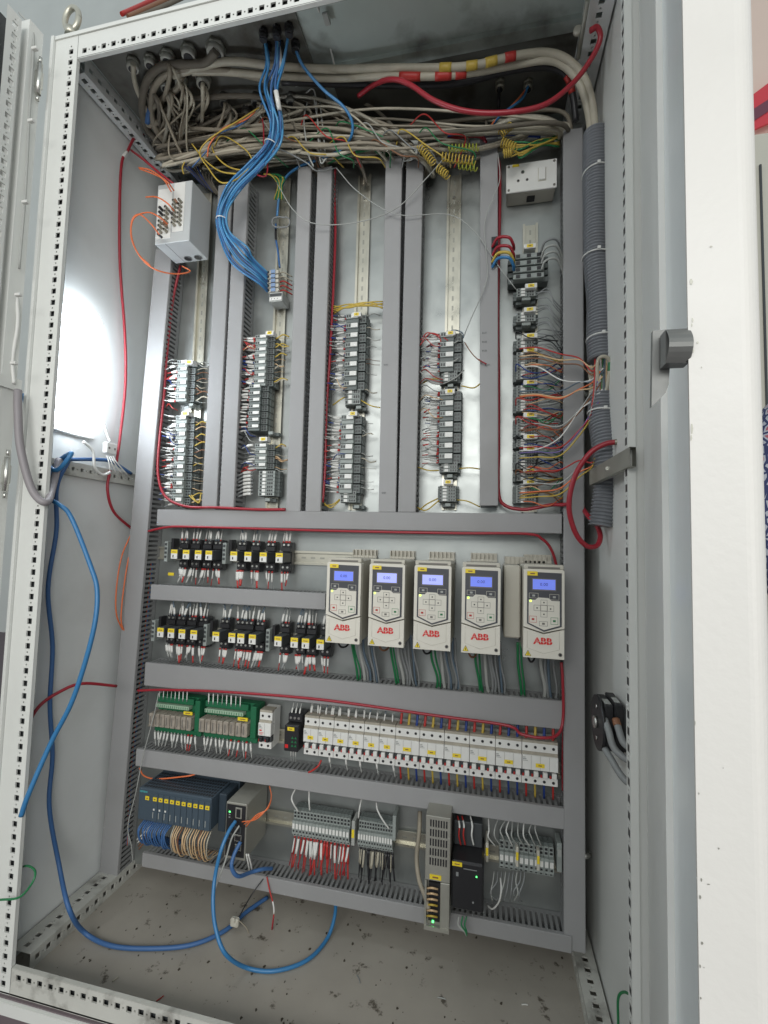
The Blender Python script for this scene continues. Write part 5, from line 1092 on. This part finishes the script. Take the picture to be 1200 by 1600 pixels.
# dirty big loops at left
for k, (pts, r_, m_) in enumerate((([(338, 80, .10), (320, 98, .12), (285, 100, .14), (250, 105, .16), (228, 130, .18), (222, 170, .20), (232, 205, .22), (262, 232, .26), (300, 250, .30)], .0085, cabb), ([(420, 125, .20), (360, 112, .19), (300, 108, .18), (262, 115, .18), (240, 140, .19), (237, 180, .20), (252, 215, .23), (290, 245, .28)], .0075, cabd), ([(285, 118, .17), (275, 140, .17), (250, 158, .18), (233, 175, .19), (232, 195, .20), (250, 190, .20)], .0065, cabd), ([(208, 100, .09), (209, 120, .12), (214, 140, .15), (225, 165, .18), (240, 200, .22)], .0055, cab), ([(232, 150, .20), (245, 205, .23), (270, 230, .27), (315, 262, .31)], .006, cabb), ([(430, 155, .24), (380, 150, .22), (330, 152, .21), (280, 160, .20), (250, 185, .21), (262, 225, .25)], .006, cabb))):
    cable('power_cable', pts, r_, m_, ['thick dark dusty cable sweeping widest around the left rear corner', 'thick grey-brown cable inside the widest sweep', 'hooked dusty cable with a blue tape end', 'pale green-grey cable falling from the front left gland', 'brown cable sinking behind the splice box', 'brown cable crossing low under the glands'][k], 'cable', 'thick dusty cables at the left rear corner', n=12, bands=((.55, 8, blue2, 'blue_tape'),) if k == 2 else ())
for k in range(16):
    u = 330+k*22+random.uniform(-8, 8); mm_ = (yelw, green, greyl, brown, greyw, yelw, redt, green)[k % 8]; v0 = random.uniform(195, 240)
    cable('loose_wire', [(u, v0, .235), (u+random.uniform(8, 30), v0-random.uniform(5, 25), .22), (u+random.uniform(35, 60), v0+random.uniform(0, 22), .215), (u+random.uniform(60, 90), v0+random.uniform(10, 30), .23), (u+random.uniform(70, 110), 262, .27)], .0015, mm_, 'thin %s wire straying over the %s of the roof tangle' % ({yelw: 'yellow', green: 'green', greyl: 'pale grey', brown: 'brown', greyw: 'grey', redt: 'dark red'}[mm_], 'left part' if u < 450 else 'middle' if u < 580 else 'right part'), 'wire', 'stray wires over the roof tangle', n=6)
# two cream power cables to the hose
cable('power_cable', [(270, 118, .20), (330, 100, .19), (370, 96, .18), (430, 103, .18), (520, 108, .17), (600, 106, .165), (680, 106, .17), (740, 102, .175), (800, 88, .18), (850, 82, .19), (885, 92, .20), (912, 120, .215), (925, 160, .23), (931, 212, .24)], .0078, cab, 'upper thick cream cable with yellow and red tape running to the hose', 'cable', 'two thick cream cables under the roof', n=14, seg=10, bands=((.475, 3, yelw, 'yellow_tape'), (.525, 3, yelw, 'yellow_tape'), (.565, 3, yelw, 'yellow_tape'), (.60, 3, redt, 'red_tape')))
cable('power_cable', [(300, 112, .21), (350, 112, .20), (430, 118, .19), (520, 122, .18), (600, 119, .175), (680, 119, .18), (740, 113, .19), (800, 102, .20), (850, 94, .20), (880, 102, .21), (905, 130, .22), (918, 170, .235), (924, 212, .25)], .0078, cab, 'lower thick cream cable with red tape running to the hose', 'cable', n=14, seg=10, group='two thick cream cables under the roof', bands=((.36, 4, redt, 'red_tape'), (.42, 4, redt, 'red_tape'), (.465, 3, redt, 'red_tape')))
cable('power_cable', [(440, 128, .22), (560, 132, .22), (700, 132, .22), (800, 110, .22), (855, 105, .22), (885, 118, .23), (895, 150, .25), (900, 190, .27)], .007, black, 'black cable hidden below the two cream cables', 'cable', bands=((.72, 3, redt, 'red_tape'), (.80, 3, redt, 'red_tape')))
cable('earth_cable', [(560, 150, .22), (585, 132, .19), (612, 124, .165), (640, 132, .16), (680, 158, .16), (730, 174, .16), (790, 176, .16), (850, 164, .165), (895, 130, .17), (925, 90, .16), (938, 60, .15), (933, 43, .14), (922, 48, .14)], .0052, red, 'thick red cable sagging under the roof to the right rail', 'cable', n=12, seg=10)
cable('armoured_cable', [(520, 235, .26), (560, 218, .25), (600, 207, .24), (680, 205, .24), (740, 208, .25), (800, 205, .26), (860, 208, .28), (885, 215, .30)], .0065, braid, 'thick braided cable lying across the duct tops', 'cable', n=12)
cable('armoured_cable', [(762, 215, .30), (780, 195, .28), (820, 184, .27), (858, 188, .27), (882, 205, .29), (886, 225, .31)], .0065, braid, 'braided cable arching into the right duct top', 'cable', n=12)
cable('armoured_cable', [(700, 215, .27), (780, 208, .27), (845, 212, .28)], .005, dblue, 'dark blue cable end behind the right duct tops', 'cable')
cable('earth_cable', [(672, 235, .27), (690, 222, .26), (720, 214, .26), (752, 214, .27), (765, 235, .285), (778, 250, .29), (781, 300, .30), (779, 400, .31), (778, 500, .31), (779, 600, .305), (779, 700, .30), (779, 770, .295), (790, 790, .295), (820, 796, .29), (860, 789, .28), (884, 788, .262), (890, 780, .26)], .0040, red, 'red earth cable running down the left of the socket bay', 'cable', n=10)
cable('earth_cable', [(524, 262, .30), (522, 300, .31), (524, 360, .31), (521, 450, .305), (516, 550, .30), (510, 640, .30), (508, 730, .295), (504, 785, .29)], .0035, red, 'red cable running down beside the middle-left duct pair', 'cable', n=10)
cable('earth_cable', [(282, 415, .30), (270, 470, .30), (262, 540, .295), (256, 620, .29), (249, 690, .285), (247, 740, .28), (258, 775, .275), (290, 791, .272), (340, 793, .270), (400, 796, .270), (446, 796, .272)], .0035, red, 'red cable falling through the leftmost bay and along the divider duct', 'cable', n=10)
cable('earth_cable', [(232, 830, .272), (260, 824, .268), (300, 823, .268), (500, 829, .268), (700, 833, .268), (820, 834, .268), (848, 843, .275), (862, 860, .285), (870, 885, .30)], .0031, red, 'red cable strung under the divider duct to the drives', 'cable', n=10)
cable('earth_cable', [(215, 1079, .268), (260, 1078, .268), (350, 1081, .268), (500, 1093, .268), (680, 1118, .268), (790, 1133, .262), (815, 1147, .245), (850, 1153, .24), (872, 1147, .25), (880, 1120, .262), (879, 1060, .262), (877, 1035, .265)], .0031, red, 'red cable strung under the drive duct and looping at right', 'cable', n=10)
cable('earth_cable', [(881, 1130, .30), (880, 1180, .30), (880, 1235, .30)], .0034, red, 'red cable descending beside the last breaker', 'cable')
cable('earth_cable', [(970, 690, .14), (945, 694, .145), (920, 710, .15), (898, 745, .16), (889, 790, .17), (898, 830, .18), (915, 852, .19), (932, 853, .20), (938, 838, .21), (932, 820, .23), (918, 805, .26), (908, 790, .30)], .0050, red, 'thick red cable hooped from the steel bracket behind the right duct', 'cable', n=12, bands=((0, 3, brass, 'lug'),))
cable('earth_cable', [PX(232, 208, -.045), PX(213, 212, -.045), PX(200, 235, -.048), PX(189, 265, -.05), PX(187, 400, -.055), PX(195, 520, -.055), PX(196, 600, -.055), PX(188, 680, -.05), PX(182, 722, -.045)], .0035, red, 'dusty red cable hanging down the left wall past the lamp', 'cable', n=10, bands=((.28, 4, whitew, 'white_sleeve'),))
cable('earth_cable', [PX(205, 235, -.045), P(225, 250, .20), P(255, 275, .20), P(275, 290, .21)], .003, red, 'red branch running from the left wall to the splice box', 'cable')
cable('earth_cable', [PX(172, 735, -.045), PX(168, 765, -.045), PX(178, 800, -.045), PX(208, 828, -.045)], .0035, red, 'red cable curving from cross rail to behind the leaning duct', 'cable', n=10)
cable('earth_cable', [(182, 1072, .22), (130, 1068, .14), (95, 1080, .10), (60, 1105, .06), (40, 1145, .04), (35, 1190, .035), (33, 1280, .035), (32, 1320, .035)], .0035, red, 'red cable bowing across the lower left wall behind the post', 'cable', n=10)
for k, pts in enumerate(([PX(206, 832, -.035), PX(190, 870, -.035), PX(182, 920, -.035), PX(182, 960, -.035), PX(192, 985, -.035)], [PX(205, 850, -.03), PX(196, 900, -.03), PX(190, 950, -.03), PX(190, 975, -.03), PX(197, 990, -.03)])): cable('fibre_lead', pts, .0018, orange, 'orange fibre loop peeking left of the leaning duct, %s' % ('outer', 'inner')[k], 'cable')
cable('fibre_lead', [(218, 1200, .29), (225, 1212, .28), (245, 1217, .27), (290, 1213, .27), (305, 1210, .28)], .0018, orange, 'orange fibre lead above the controller', 'cable')
# loom behind the leaning duct
for k, (m_, nm) in enumerate(((blue2, 'blue'), (orange, 'orange'), (redt, 'red'), (brown, 'brown'), (green, 'green'), (dblue, 'dark blue'), (greyw, 'grey'))):
    cable('loom_wire', [P(238-k*.8, 880, .315), P(229-k*.8, 980, .315), P(219-k*.9, 1080, .315), P(209-k*.9, 1180, .315), P(202-k*.6, 1270, .31), P(199+k*.5, 1320, .30)], .0024, m_, '%s wire in the loom between leaning duct and device rows' % nm, 'wire', 'loom beside the leaning duct')
# yellow-green coils, greens
def coil(u0, v0, u1, v1, Y, R, turns, label, m=yelw):
    Y -= .035
    a, c = P(u0, v0, Y), P(u1, v1, Y); ax = (c-a); L = ax.length; ax.normalize(); a1 = ax.orthogonal().normalized(); a2 = ax.cross(a1); pts = []
    for i in range(int(turns*12)+1):
        t = i/(turns*12); th = 2*math.pi*turns*t; pts.append(a+ax*(L*t)+a1*(R*math.cos(th))+a2*(R*math.sin(th)))
    b = MB(); b.tube(pts, .0014, m, 5); b.build('coiled_wire', None, label, 'wire', 'coiled yellow earth wires', org=a)
coil(656, 228, 678, 256, .25, .0075, 8, 'coiled yellow earth wire left of the bright bay top'); coil(690, 245, 742, 252, .25, .0085, 10, 'long coiled yellow earth wire across the bright bay top'); coil(684, 262, 700, 275, .24, .0075, 5, 'short coiled yellow earth wire hanging lowest in the bright bay')
coil(700, 232, 748, 230, .27, .007, 9, 'coiled yellow-green earth wire behind the long coil', m=mat('yellow_green_pvc', (.34, .38, .04), .45)); coil(782, 210, 800, 195, .27, .0075, 6, 'coiled earth wire rising right of the socket duct'); coil(784, 222, 806, 232, .26, .009, 6, 'coiled earth wire above the socket box'); coil(786, 240, 800, 238, .26, .008, 4, 'small coiled earth wire just above the socket box')
coil(715, 258, 745, 262, .26, .007, 5, 'coiled wire right beneath the long coil', m=bpy.data.materials['yellow_green_pvc'])
for k in range(7): loosew([(790+k*3, 222+k*3, .27), (815, 222+k*4+random.uniform(-3, 3), .255), (845, 222+random.uniform(-4, 6), .265), (874, 208+k*3.5, .29)], yelw if k % 3 else green, .0018, 'yellow earth wire spreading from the right duct above the socket', 'yellow wires above the socket')
loosew([(800, 244, .26), (830, 232, .255), (860, 220, .27), (876, 212, .29)], yelw, .0018, 'lowest yellow wire sloping down just above the socket')
for k in range(9): loosew([(512+k*3, 256-k, .28), (535, 246-k*2+random.uniform(-2, 2), .27), (570, 236-k*1.2, .265), (598, 232+k*1.5, .28), (612, 240, .30)], green, .0017, 'green wire fanning between the middle ducts under the cables', 'green wires under the cable tangle')
for k in range(8): loosew([(412+k*3, 272, .29), (424+k*3, 277+random.uniform(-3, 3), .28), (434+k, 290, .285), (428+k*2, 312, .30)], green if k % 3 else yelw, .0016, 'green or yellow wire hooking onto the head of the second rail', 'wires at the head of the second rail')
for k in range(9): loosew([(630+k*3, 246, .29), (626+k*3, 232, .265), (636+k*2, 216-k, .25), (650, 228+k*2, .25), (655-k*3, 243+k, .265), (640, 240, .28)], greyl, .0016, 'grey wire curled in a knot on the central duct tops', 'grey knot on the central ducts')
for k, (pts, m_) in enumerate((([(405, 168), (370, 190), (345, 205), (322, 222), (312, 240), (325, 262), (345, 285), (370, 280), (390, 262)], yelw), ([(412, 160), (385, 186), (350, 200), (328, 225), (324, 245)], orange), ([(420, 150), (380, 192), (340, 210), (326, 232), (300, 262)], blue2), ([(410, 185), (412, 205), (410, 240), (395, 250), (398, 270), (415, 275), (418, 255), (412, 240)], red), ([(300, 225), (320, 250), (345, 268), (375, 272)], yelw), ([(330, 215), (335, 240), (360, 262), (400, 268)], yelw), ([(290, 250), (285, 262), (287, 272)], yelw), ([(480, 160), (475, 190), (482, 240), (490, 260)], greyl), ([(478, 145), (490, 140), (495, 170), (500, 250), (510, 248)], greyl), ([(490, 150), (498, 200), (502, 245), (508, 240), (500, 160)], greyl))):
    loosew([(u, v, .20+.004*k) for u, v in pts], m_, .0018, ['looping yellow wire over the left cable tangle', 'orange wire arching over the left cable tangle', 'blue wire arching with the orange one', 'red wire knotted in front of the blue bundle', 'lower yellow wire crossing the left tangle', 'short yellow wire near the splice box', 'tiny yellow hook beside the splice box', 'straight grey lead hanging mid tangle', 'grey lead loop hanging mid tangle', 'narrow grey lead loop hanging mid tangle'][k])
# dark cloth-like blue wires by splice box
for k in range(10): loosew([(250+k*6, 225+random.uniform(-5, 5), .27), (270+k*7, 245+k*2, .28), (295+k*4, 265+k*2, .29), (318+k*3, 290+k*2, .31)], random.choice((dblue, dblue, darkgrey, cabb)), .0028, 'dark blue wire heaped behind the splice box', 'dark wires heaped behind the splice box')
# thin dangling wires across front
loosew([(432, 285, .25), (460, 330, .24), (495, 350, .25), (560, 347, .26), (620, 325, .26), (665, 280, .25), (700, 240, .24)], greyl, .0012, 'thin grey wire strung across the tops of the central bays')
loosew([(778, 240, .255), (781, 280, .255), (770, 310, .255), (757, 350, .26), (760, 400, .262), (760, 440, .262), (735, 500, .27), (723, 530, .29)], greyl, .0011, 'thin grey wire trailing down over the duct left of the socket')
loosew([(525, 262, .26), (560, 300, .26), (620, 335, .26), (700, 335, .27), (740, 360, .268), (775, 410, .268), (806, 452, .275)], greyl, .0010, 'thin grey wire slanting over three bays to the small blocks')
loosew([(726, 535, .285), (738, 553, .27), (752, 566, .266)], brown, .0011, 'thin wire end with a red tip lying on the duct'); loosew([(746, 561, .268), (760, 569, .266)], red, .0016, 'red tip lying on the duct left of the socket bay')
loosew([(248, 1083, .262), (240, 1120, .262), (224, 1180, .262), (212, 1240, .26), (200, 1290, .26), (205, 1320, .27), (208, 1348, .28)], greyl, .0012, 'thin pale wire hanging past the left of the controller')
for k, (u, v, m_) in enumerate(((22, 1355, green), (966, 1556, green))):
    cable('earth_wire', [(0, 1406, .0-.02), (30, 1402, -.015), (50, 1380, -.01), (55, 1362, .0), (44, 1353, .012), (30, 1356, .03)] if k == 0 else [(988, 1557, .02), (975, 1550, .05), (966, 1560, .06), (966, 1600, .06), (965, 1640, .06)], .002, green, ('green earth wire looping round the left post near the floor', 'green earth wire at the foot of the right post')[k], 'wire')
# roof support rods, right brackets
cable('tie_rod', [PZ(492, 0, 1.955), P(510, 52, .12), P(523, 104, .165)], .0022, whitew, 'thin pale tie hanging from the roof seam', 'cable tie')
b = MB(); p = PZ(510, 30, 1.95); b.box(p+Vector((-.006, -.012, -.002)), p+Vector((.006, .012, .004)), greyl, .001); cpart(b, 'cable_tie_base')
a, c = PX(922, 0, 1.075), PX(902, 95, 1.075)
b = MB(); A1 = P(918, 0, .10); B1 = P(903, 92, .20); b.tube([A1, B1], .0045, dullsteel, 4); o = b.build('roof_strut', None, 'grey metal strut along the right edge of the roof', 'strut', org=A1)
b = MB(); p = P(903, 48, .16); b.cyl(p+Vector((0, -.004, 0)), p+Vector((0, .004, 0)), .009, cream, 12); cpart(b, 'cable_tie_base')

rd_ = random.Random(5); b = MB()
for k in range(170):
    u, v = rd_.uniform(60, 960), rd_.uniform(1390, 1640)
    p = PZ(u, v, Z0+.0004)
    if not (-.0 < p.x < 1.08 and .02 < p.y < .43): continue
    s_ = rd_.choice((.0008, .001, .0014, .002, .003)); a_ = rd_.uniform(0, 3.14); n_ = rd_.randrange(4, 7)
    top = []; bot = []
    for i in range(n_):
        t_ = a_+2*math.pi*i/n_; q_ = s_*rd_.uniform(.5, 1.2); q2 = q_*rd_.uniform(.8, 1)*1.5
        bot.append((p.x+q_*math.cos(t_), p.y+q2*math.sin(t_), Z0+.0002)); top.append((p.x+q_*.7*math.cos(t_), p.y+q2*.7*math.sin(t_), Z0+.0002+s_*.5))
    b.quad(top, rust)
    for i in range(n_): j = (i+1) % n_; b.quad([bot[i], bot[j], top[j], top[i]], rust)
b.build('floor_debris', None, 'dark crumbs and grit scattered over the dusty cabinet floor', 'debris', kind='stuff')
for k, (u, v, l_, w_) in enumerate(((690, 1560, .016, greyl), (250, 1560, .014, redt), (560, 1530, .018, greyw), (820, 1570, .012, whitew), (180, 1530, .012, cab))):
    p = PZ(u, v, Z0+.0016); a_ = k*1.1; d = Vector((math.cos(a_), math.sin(a_), 0))*l_
    b = MB(); b.tube(crom([p-d*.5, p+Vector((.001, .001, 0)), p+d*.5], 3), .0011, w_, 6); b.build('wire_offcut', None, ['pale grey wire offcut lying front right of centre on the floor', 'tiny red wire offcut near the front rail', 'grey wire offcut on the middle of the floor', 'white wire offcut under the power supplies on the floor', 'cream offcut near the left floor rail'][k], 'offcut', 'wire offcuts on the floor', org=p)
chips = MB()
for (u, v, a_, c_) in ((1080, 440, 3, 5), (1082, 500, 1.6, 4), (1081, 508, 1.2, 3), (1083, 548, 2, 3), (1090, 535, 2.2, 2), (1096, 574, 1.3, 1.5), (1081, 670, 2, 9), (1080, 684, 1.5, 5), (1096, 1375, 1.5, 3), (1094, 1402, 2, 3.5), (1107, 1382, 3, 1), (1123, 1326, 1.6, 1.6), (1097, 1474, 2.3, 2.6), (1094, 1510, 1.5, 3), (1100, 1512, 1, 1), (1095, 1560, 1.5, 2), (1092, 1240, 1, 2), (1111, 385, 3, 1.2), (1086, 1130, 1, 4), (1184 if 0 else 1130, 1200, 1, 1)):
    def onedge(u_, v_):
        d = fwd+R2*((u_-600)/F)-U2*((v_-800)/F); return CAM+d*(((re-CAM).dot(dd)+.00025)/d.dot(dd))
    n_ = 6; chips.quad([onedge(u+a_*math.cos(2*math.pi*i/n_)*(1-.3*(i % 2)), v+c_*math.sin(2*math.pi*i/n_)) for i in range(n_)], dullsteel)
o = cpart(chips, 'paint_chips'); o.parent = rd; o.matrix_parent_inverse = Matrix.Identity(4)
# ================================================================== LEFT WALL LAMP, CONNECTOR
lamp = empty('wall_lamp', (X0+.004, .14, 1.2), 'glowing white lamp fixed to the left wall', 'lamp')
b = MB(); ya, yb, za, zb = .045, .158, 1.085, 1.385
prof = []
pts = []
NN = 28
cyc_, czc = (ya+yb)/2, (za+zb)/2; hy, hz = (yb-ya)/2, (zb-za)/2
rings = []
for t_, dx in ((1, 0), (1, .022), (.93, .034), (.78, .041), (.45, .045)):
    ring_ = []
    for i in range(NN):
        a = 2*math.pi*i/NN; sy = math.copysign(abs(math.cos(a))**.6, math.cos(a)); sz = math.copysign(abs(math.sin(a))**.45, math.sin(a))
        ring_.append((dx, sy*hy*t_, sz*(hz-(1-t_)*hy)))
    rings.append(ring_)
mi = b.m(lampm); k0 = 0
for ring_ in rings: b.v += ring_
for j in range(len(rings)-1):
    for i in range(NN): b.f.append((j*NN+i, j*NN+(i+1) % NN, (j+1)*NN+(i+1) % NN, (j+1)*NN+i)); b.mi.append(mi); b.sm.append(True)
b.f.append(tuple((len(rings)-1)*NN+i for i in range(NN))); b.mi.append(mi); b.sm.append(True)
lamp.location = (X0+.002, cyc_, czc); b.build('diffuser', lamp)
b = MB(); b.box((0, -hy-.006, -hz-.004), (.012, hy+.006, -hz+.02), white, .002); b.build('lamp_base', lamp)
p = PX(171, 701, -.045); root = empty('terminal_connector', p, 'white two-way strip connector under the lamp', 'connector')
b = MB(); b.box((-.006, -.017, -.014), (.008, .017, .014), white, .002); b.build('housing', root)
b = MB()
for y_ in (-.009, .009): b.cyl((-.0, y_, .014), (-.0, y_, .0146), .0035, steel, 8); b.cyl((.008, y_, .0), (.0088, y_, .0), .003, groove, 8)
b.build('screw', root)
cable('lamp_wire', [PX(130, 690, -.04), PX(145, 705, -.035), PX(148, 730, -.03), PX(160, 742, -.03), PX(172, 738, -.03)], .0035, whitew, 'grey-white lamp lead curling above the left cross rail', 'cable')
cable('lamp_wire', [PX(162, 660, -.05), PX(168, 680, -.045), PX(172, 690, -.04)], .003, whitew, 'short white lead between lamp and strip connector', 'cable')
for k in range(4): cable('lamp_wire', [PX(167+k*3, 712, -.04), PX(170+k*4, 722, -.03), PX(172+k*9, 736+k*2, -.03)], .0016, whitew, 'white wire end below the strip connector', 'wire', 'wire ends under the connector', seg=4, n=6)

# ================================================================== MAIN SWITCH ON THE RIGHT WALL
root = empty('rotary_disconnector', PX(932, 1128, 1.090)+Vector((.040, 0, 0)), 'black rotary main switch on the right wall with grey cables', 'switch')
root.scale = (.64, 1, 1)
b = MB(); b.cyl((-.062, 0, 0), (-.054, 0, 0), .046, black, 26); b.box((-.053, -.032, -.036), (-.030, .032, .040), black, .002); b.box((-.029, -.034, -.040), (-.006, .034, .044), black, .002); b.box((-.0055, -.030, -.036), (.002, .030, .036), darkgrey, .002); b.build('housing', root)
b = MB(); b.cyl((-.070, 0, 0), (-.0621, 0, 0), .010, steel, 14); b.cyl((-.064, 0, .027), (-.0621, 0, .027), .004, steel, 8); b.cyl((-.064, 0, -.027), (-.0621, 0, -.027), .004, steel, 8); b.build('shaft', root)
b = MB(); b.box((-.050, -.025, .0402), (-.034, .0, .0412), greyl); b.box((-.025, -.025, .0442), (-.012, .0, .0452), greyl); b.build('rating_label', root)
for k, pts in enumerate(([(945, 1124, .085), (951, 1142, .070), (958, 1166, .062), (970, 1180, .055), (988, 1192, .045)], [(962, 1124, .080), (967, 1141, .066), (974, 1160, .056), (988, 1172, .045)], [(945, 1170, .085), (955, 1186, .070), (966, 1205, .060), (978, 1220, .050), (992, 1228, .045)])):
    cable('power_cable', pts, .0056, greyw, ['upper outer grey cable of the black main switch', 'upper inner grey cable with brown collar at the main switch', 'lower grey cable of the black main switch'][k], 'cable', 'grey cables of the main switch', n=12, bands=((0, 5, brown, 'collar'),) if k == 1 else ())

# ================================================================== BEYOND THE RIGHT DOOR
redp = mat('red_banner', (.72, .05, .07), .5)
b = MB(); a = P(1176, 148, 2.9); c = P(1240, 100, 2.9); d = P(1240, 175, 2.9); e_ = P(1176, 203, 2.9); q = [a, c, d, e_]
b.quad(q, redp); q2 = [p_+Vector((0, .02, 0)) for p_ in q]; b.quad(q2[::-1], redp)
for i in range(4): j = (i+1) % 4; b.quad([q[i], q2[i], q2[j], q[j]], redp)
ban = b.build('banner', None, 'red slanted banner strip on the far wall at right', 'banner', org=a)
b = MB(); q = [P(1176, 171, 2.895), P(1240, 130, 2.895), P(1240, 148, 2.895), P(1176, 190, 2.895)]; b.quad([p_-a for p_ in q], mat('banner_dark_stripe', (.18, .05, .08), .5)); b.build('dark_stripe', ban)
b = MB(); p = P(1176, 480, 2.2); b.box((p.x-.02, 2.2, -.15), (p.x+.8, 2.7, P(1176, 205, 2.2).z), mat('beige_far_cabinet', (.62, .59, .50), .5, vary=.04, scale=3), .03); b.box((p.x+.05, 2.19, -.1), (p.x+.06, 2.1995, P(1176, 260, 2.2).z), darkgrey)
b.build('far_cabinet', None, 'beige cabinet standing beyond the right door', 'cabinet', org=(p.x+.4, 2.4, -.15))
# person, mostly out of frame
sx = P(1187, 760, .62); px_ = sx.x+.250; gy = .66; gz = -.15
shirt = mat('patterned_shirt', (.40, .42, .50), .8)
nt = shirt.node_tree; bb = nt.nodes['Principled BSDF']; g = nt.nodes.new('ShaderNodeNewGeometry'); vo = nt.nodes.new('ShaderNodeTexVoronoi'); vo.feature = 'DISTANCE_TO_EDGE'; vo.inputs['Scale'].default_value = 45; nt.links.new(g.outputs['Position'], vo.inputs['Vector'])
vo2 = nt.nodes.new('ShaderNodeTexVoronoi'); vo2.inputs['Scale'].default_value = 45; nt.links.new(g.outputs['Position'], vo2.inputs['Vector'])
cr = nt.nodes.new('ShaderNodeValToRGB'); cr.color_ramp.interpolation = 'CONSTANT'; cr.color_ramp.elements[0].color = (.03, .04, .12, 1); cr.color_ramp.elements[1].position = .12; cr.color_ramp.elements[1].color = (.42, .44, .50, 1); e2 = cr.color_ramp.elements.new(.30); e2.color = (.38, .10, .13, 1); nt.links.new(vo.outputs['Distance'], cr.inputs[0]); nt.links.new(cr.outputs[0], bb.inputs['Base Color'])
def skin(name, joints, edges, m, parent=None, sub=2):
    me = bpy.data.meshes.new(name); me.from_pydata([j[0] for j in joints], edges, []); o = bpy.data.objects.new(name, me); COL.objects.link(o)
    sk = o.modifiers.new('skin', 'SKIN'); ss = o.modifiers.new('sub', 'SUBSURF'); ss.levels = sub; ss.render_levels = sub
    for i, (co, r_) in enumerate(joints): me.skin_vertices[0].data[i].radius = r_ if isinstance(r_, tuple) else (r_, r_)
    me.skin_vertices[0].data[0].use_root = True
    dg = bpy.context.evaluated_depsgraph_get(); m2 = bpy.data.meshes.new_from_object(o.evaluated_get(dg)); bpy.data.objects.remove(o)
    m2.materials.clear(); m2.materials.append(m); m2.polygons.foreach_set('use_smooth', [True]*len(m2.polygons)); o = bpy.data.objects.new(name, m2); COL.objects.link(o)
    if parent: o.parent = parent
    return o
try:
    skinm = mat('brown_skin', (.28, .15, .09), .55)
    J = [((0, 0, .92), (.14, .10)), ((0, 0, 1.10), (.135, .10)), ((0, 0, 1.30), (.17, .11)), ((0, 0, 1.42), (.08, .07)), ((0, .0, 1.50), .052), ((0, -.01, 1.60), (.078, .09)), ((0, -.005, 1.70), (.07, .08)),
         ((-.17, 0, 1.38), .055), ((-.21, -.01, 1.12), .042), ((-.20, -.08, .88), .032), ((-.20, -.10, .80), (.035, .02)), ((.17, 0, 1.38), .055), ((.21, -.01, 1.12), .042), ((.20, -.06, .88), .032), ((.20, -.08, .80), (.035, .02)),
         ((-.09, 0, .80), .085), ((-.10, -.01, .48), .055), ((-.10, .02, .09), .038), ((-.10, -.12, .035), .034), ((.09, 0, .80), .085), ((.10, -.01, .48), .055), ((.10, .02, .09), .038), ((.10, -.12, .035), .034)]
    E_ = [(0, 1), (1, 2), (2, 3), (3, 4), (4, 5), (5, 6), (3, 7), (7, 8), (8, 9), (9, 10), (3, 11), (11, 12), (12, 13), (13, 14), (0, 15), (15, 16), (16, 17), (17, 18), (0, 19), (19, 20), (20, 21), (21, 22)]
    per = skin('person', J, E_, skinm); per.location = (px_, gy, gz); tag(per, 'person in patterned shirt and dark trousers standing beyond the right door', 'person')
    skin('shirt', [((0, 0, .88), (.165, .125)), ((0, 0, 1.10), (.155, .12)), ((0, 0, 1.30), (.19, .13)), ((0, 0, 1.40), (.10, .085)), ((-.18, 0, 1.37), .072), ((-.215, -.01, 1.12), .060), ((-.205, -.08, .86), .050), ((.18, 0, 1.37), .072), ((.215, -.01, 1.12), .060), ((.205, -.07, .86), .050)], [(0, 1), (1, 2), (2, 3), (3, 4), (4, 5), (5, 6), (3, 7), (7, 8), (8, 9)], shirt, per)
    skin('trousers', [((0, 0, .93), (.160, .12)), ((-.09, 0, .80), .105), ((-.10, -.01, .48), .078), ((-.10, .02, .10), .062), ((.09, 0, .80), .105), ((.10, -.01, .48), .078), ((.10, .02, .10), .062)], [(0, 1), (1, 2), (2, 3), (0, 4), (4, 5), (5, 6)], mat('navy_trousers', (.02, .025, .045), .8), per)
    hr = MB(); 
    for i in range(6): hr.tube([(0, .012, 1.66), (0, .012, 1.735)], .075, black, 16, rf=lambda k: .082 if k == 0 else .05) if i == 0 else None
    hr.build('hair', per)
except Exception as ex: print('person failed', ex)
# background cables above the cabinet, upper left
for k, (pts, m_) in enumerate((([(190, 22, .5), (230, 4, .6), (280, -20, .7)], redt), ([(200, 26, .5), (245, 6, .6), (300, -20, .7)], brown), ([(205, 32, .45), (260, 8, .55), (320, -20, .6)], cabb))):
    cable('roof_cable', pts, .007, m_, ['dark red', 'brown', 'dusty'][k]+' cable rising above the cabinet roof at upper left', 'cable', 'cables above the roof')
# pen marks on the duct covers
for (u, v, s_) in ((757, 520, '0131'), (757, 534, '0132'), (757, 548, '0133'), (603, 570, '0101'), (600, 770, '0101'), (762, 570, '0101')):
    p = P(u, v, YD-.0014); t = text('pen_mark', s_, .0055, p, darkgrey, None, depth=.0001); tag(t, 'small handwritten number on a duct cover at %s' % {520: 'the socket-side duct, highest of four', 534: 'the socket-side duct, second of four', 548: 'the socket-side duct, third of four', 570: ('the socket-side duct, lowest of four' if u > 700 else 'the central pair, halfway down'), 770: 'the central pair, near its foot'}[v], 'writing')
print('sleeved wires', sum(1 for o in bpy.data.objects if o.name.startswith('sleeved_wire')), 'objs', len(bpy.data.objects), 'ducts', nd)

for o in [o for o in bpy.data.objects if o.parent is None and o.type in ('MESH', 'EMPTY') and 'label' not in o and 'kind' not in o]:
    for c in list(o.children): bpy.data.objects.remove(c)
    bpy.data.objects.remove(o)
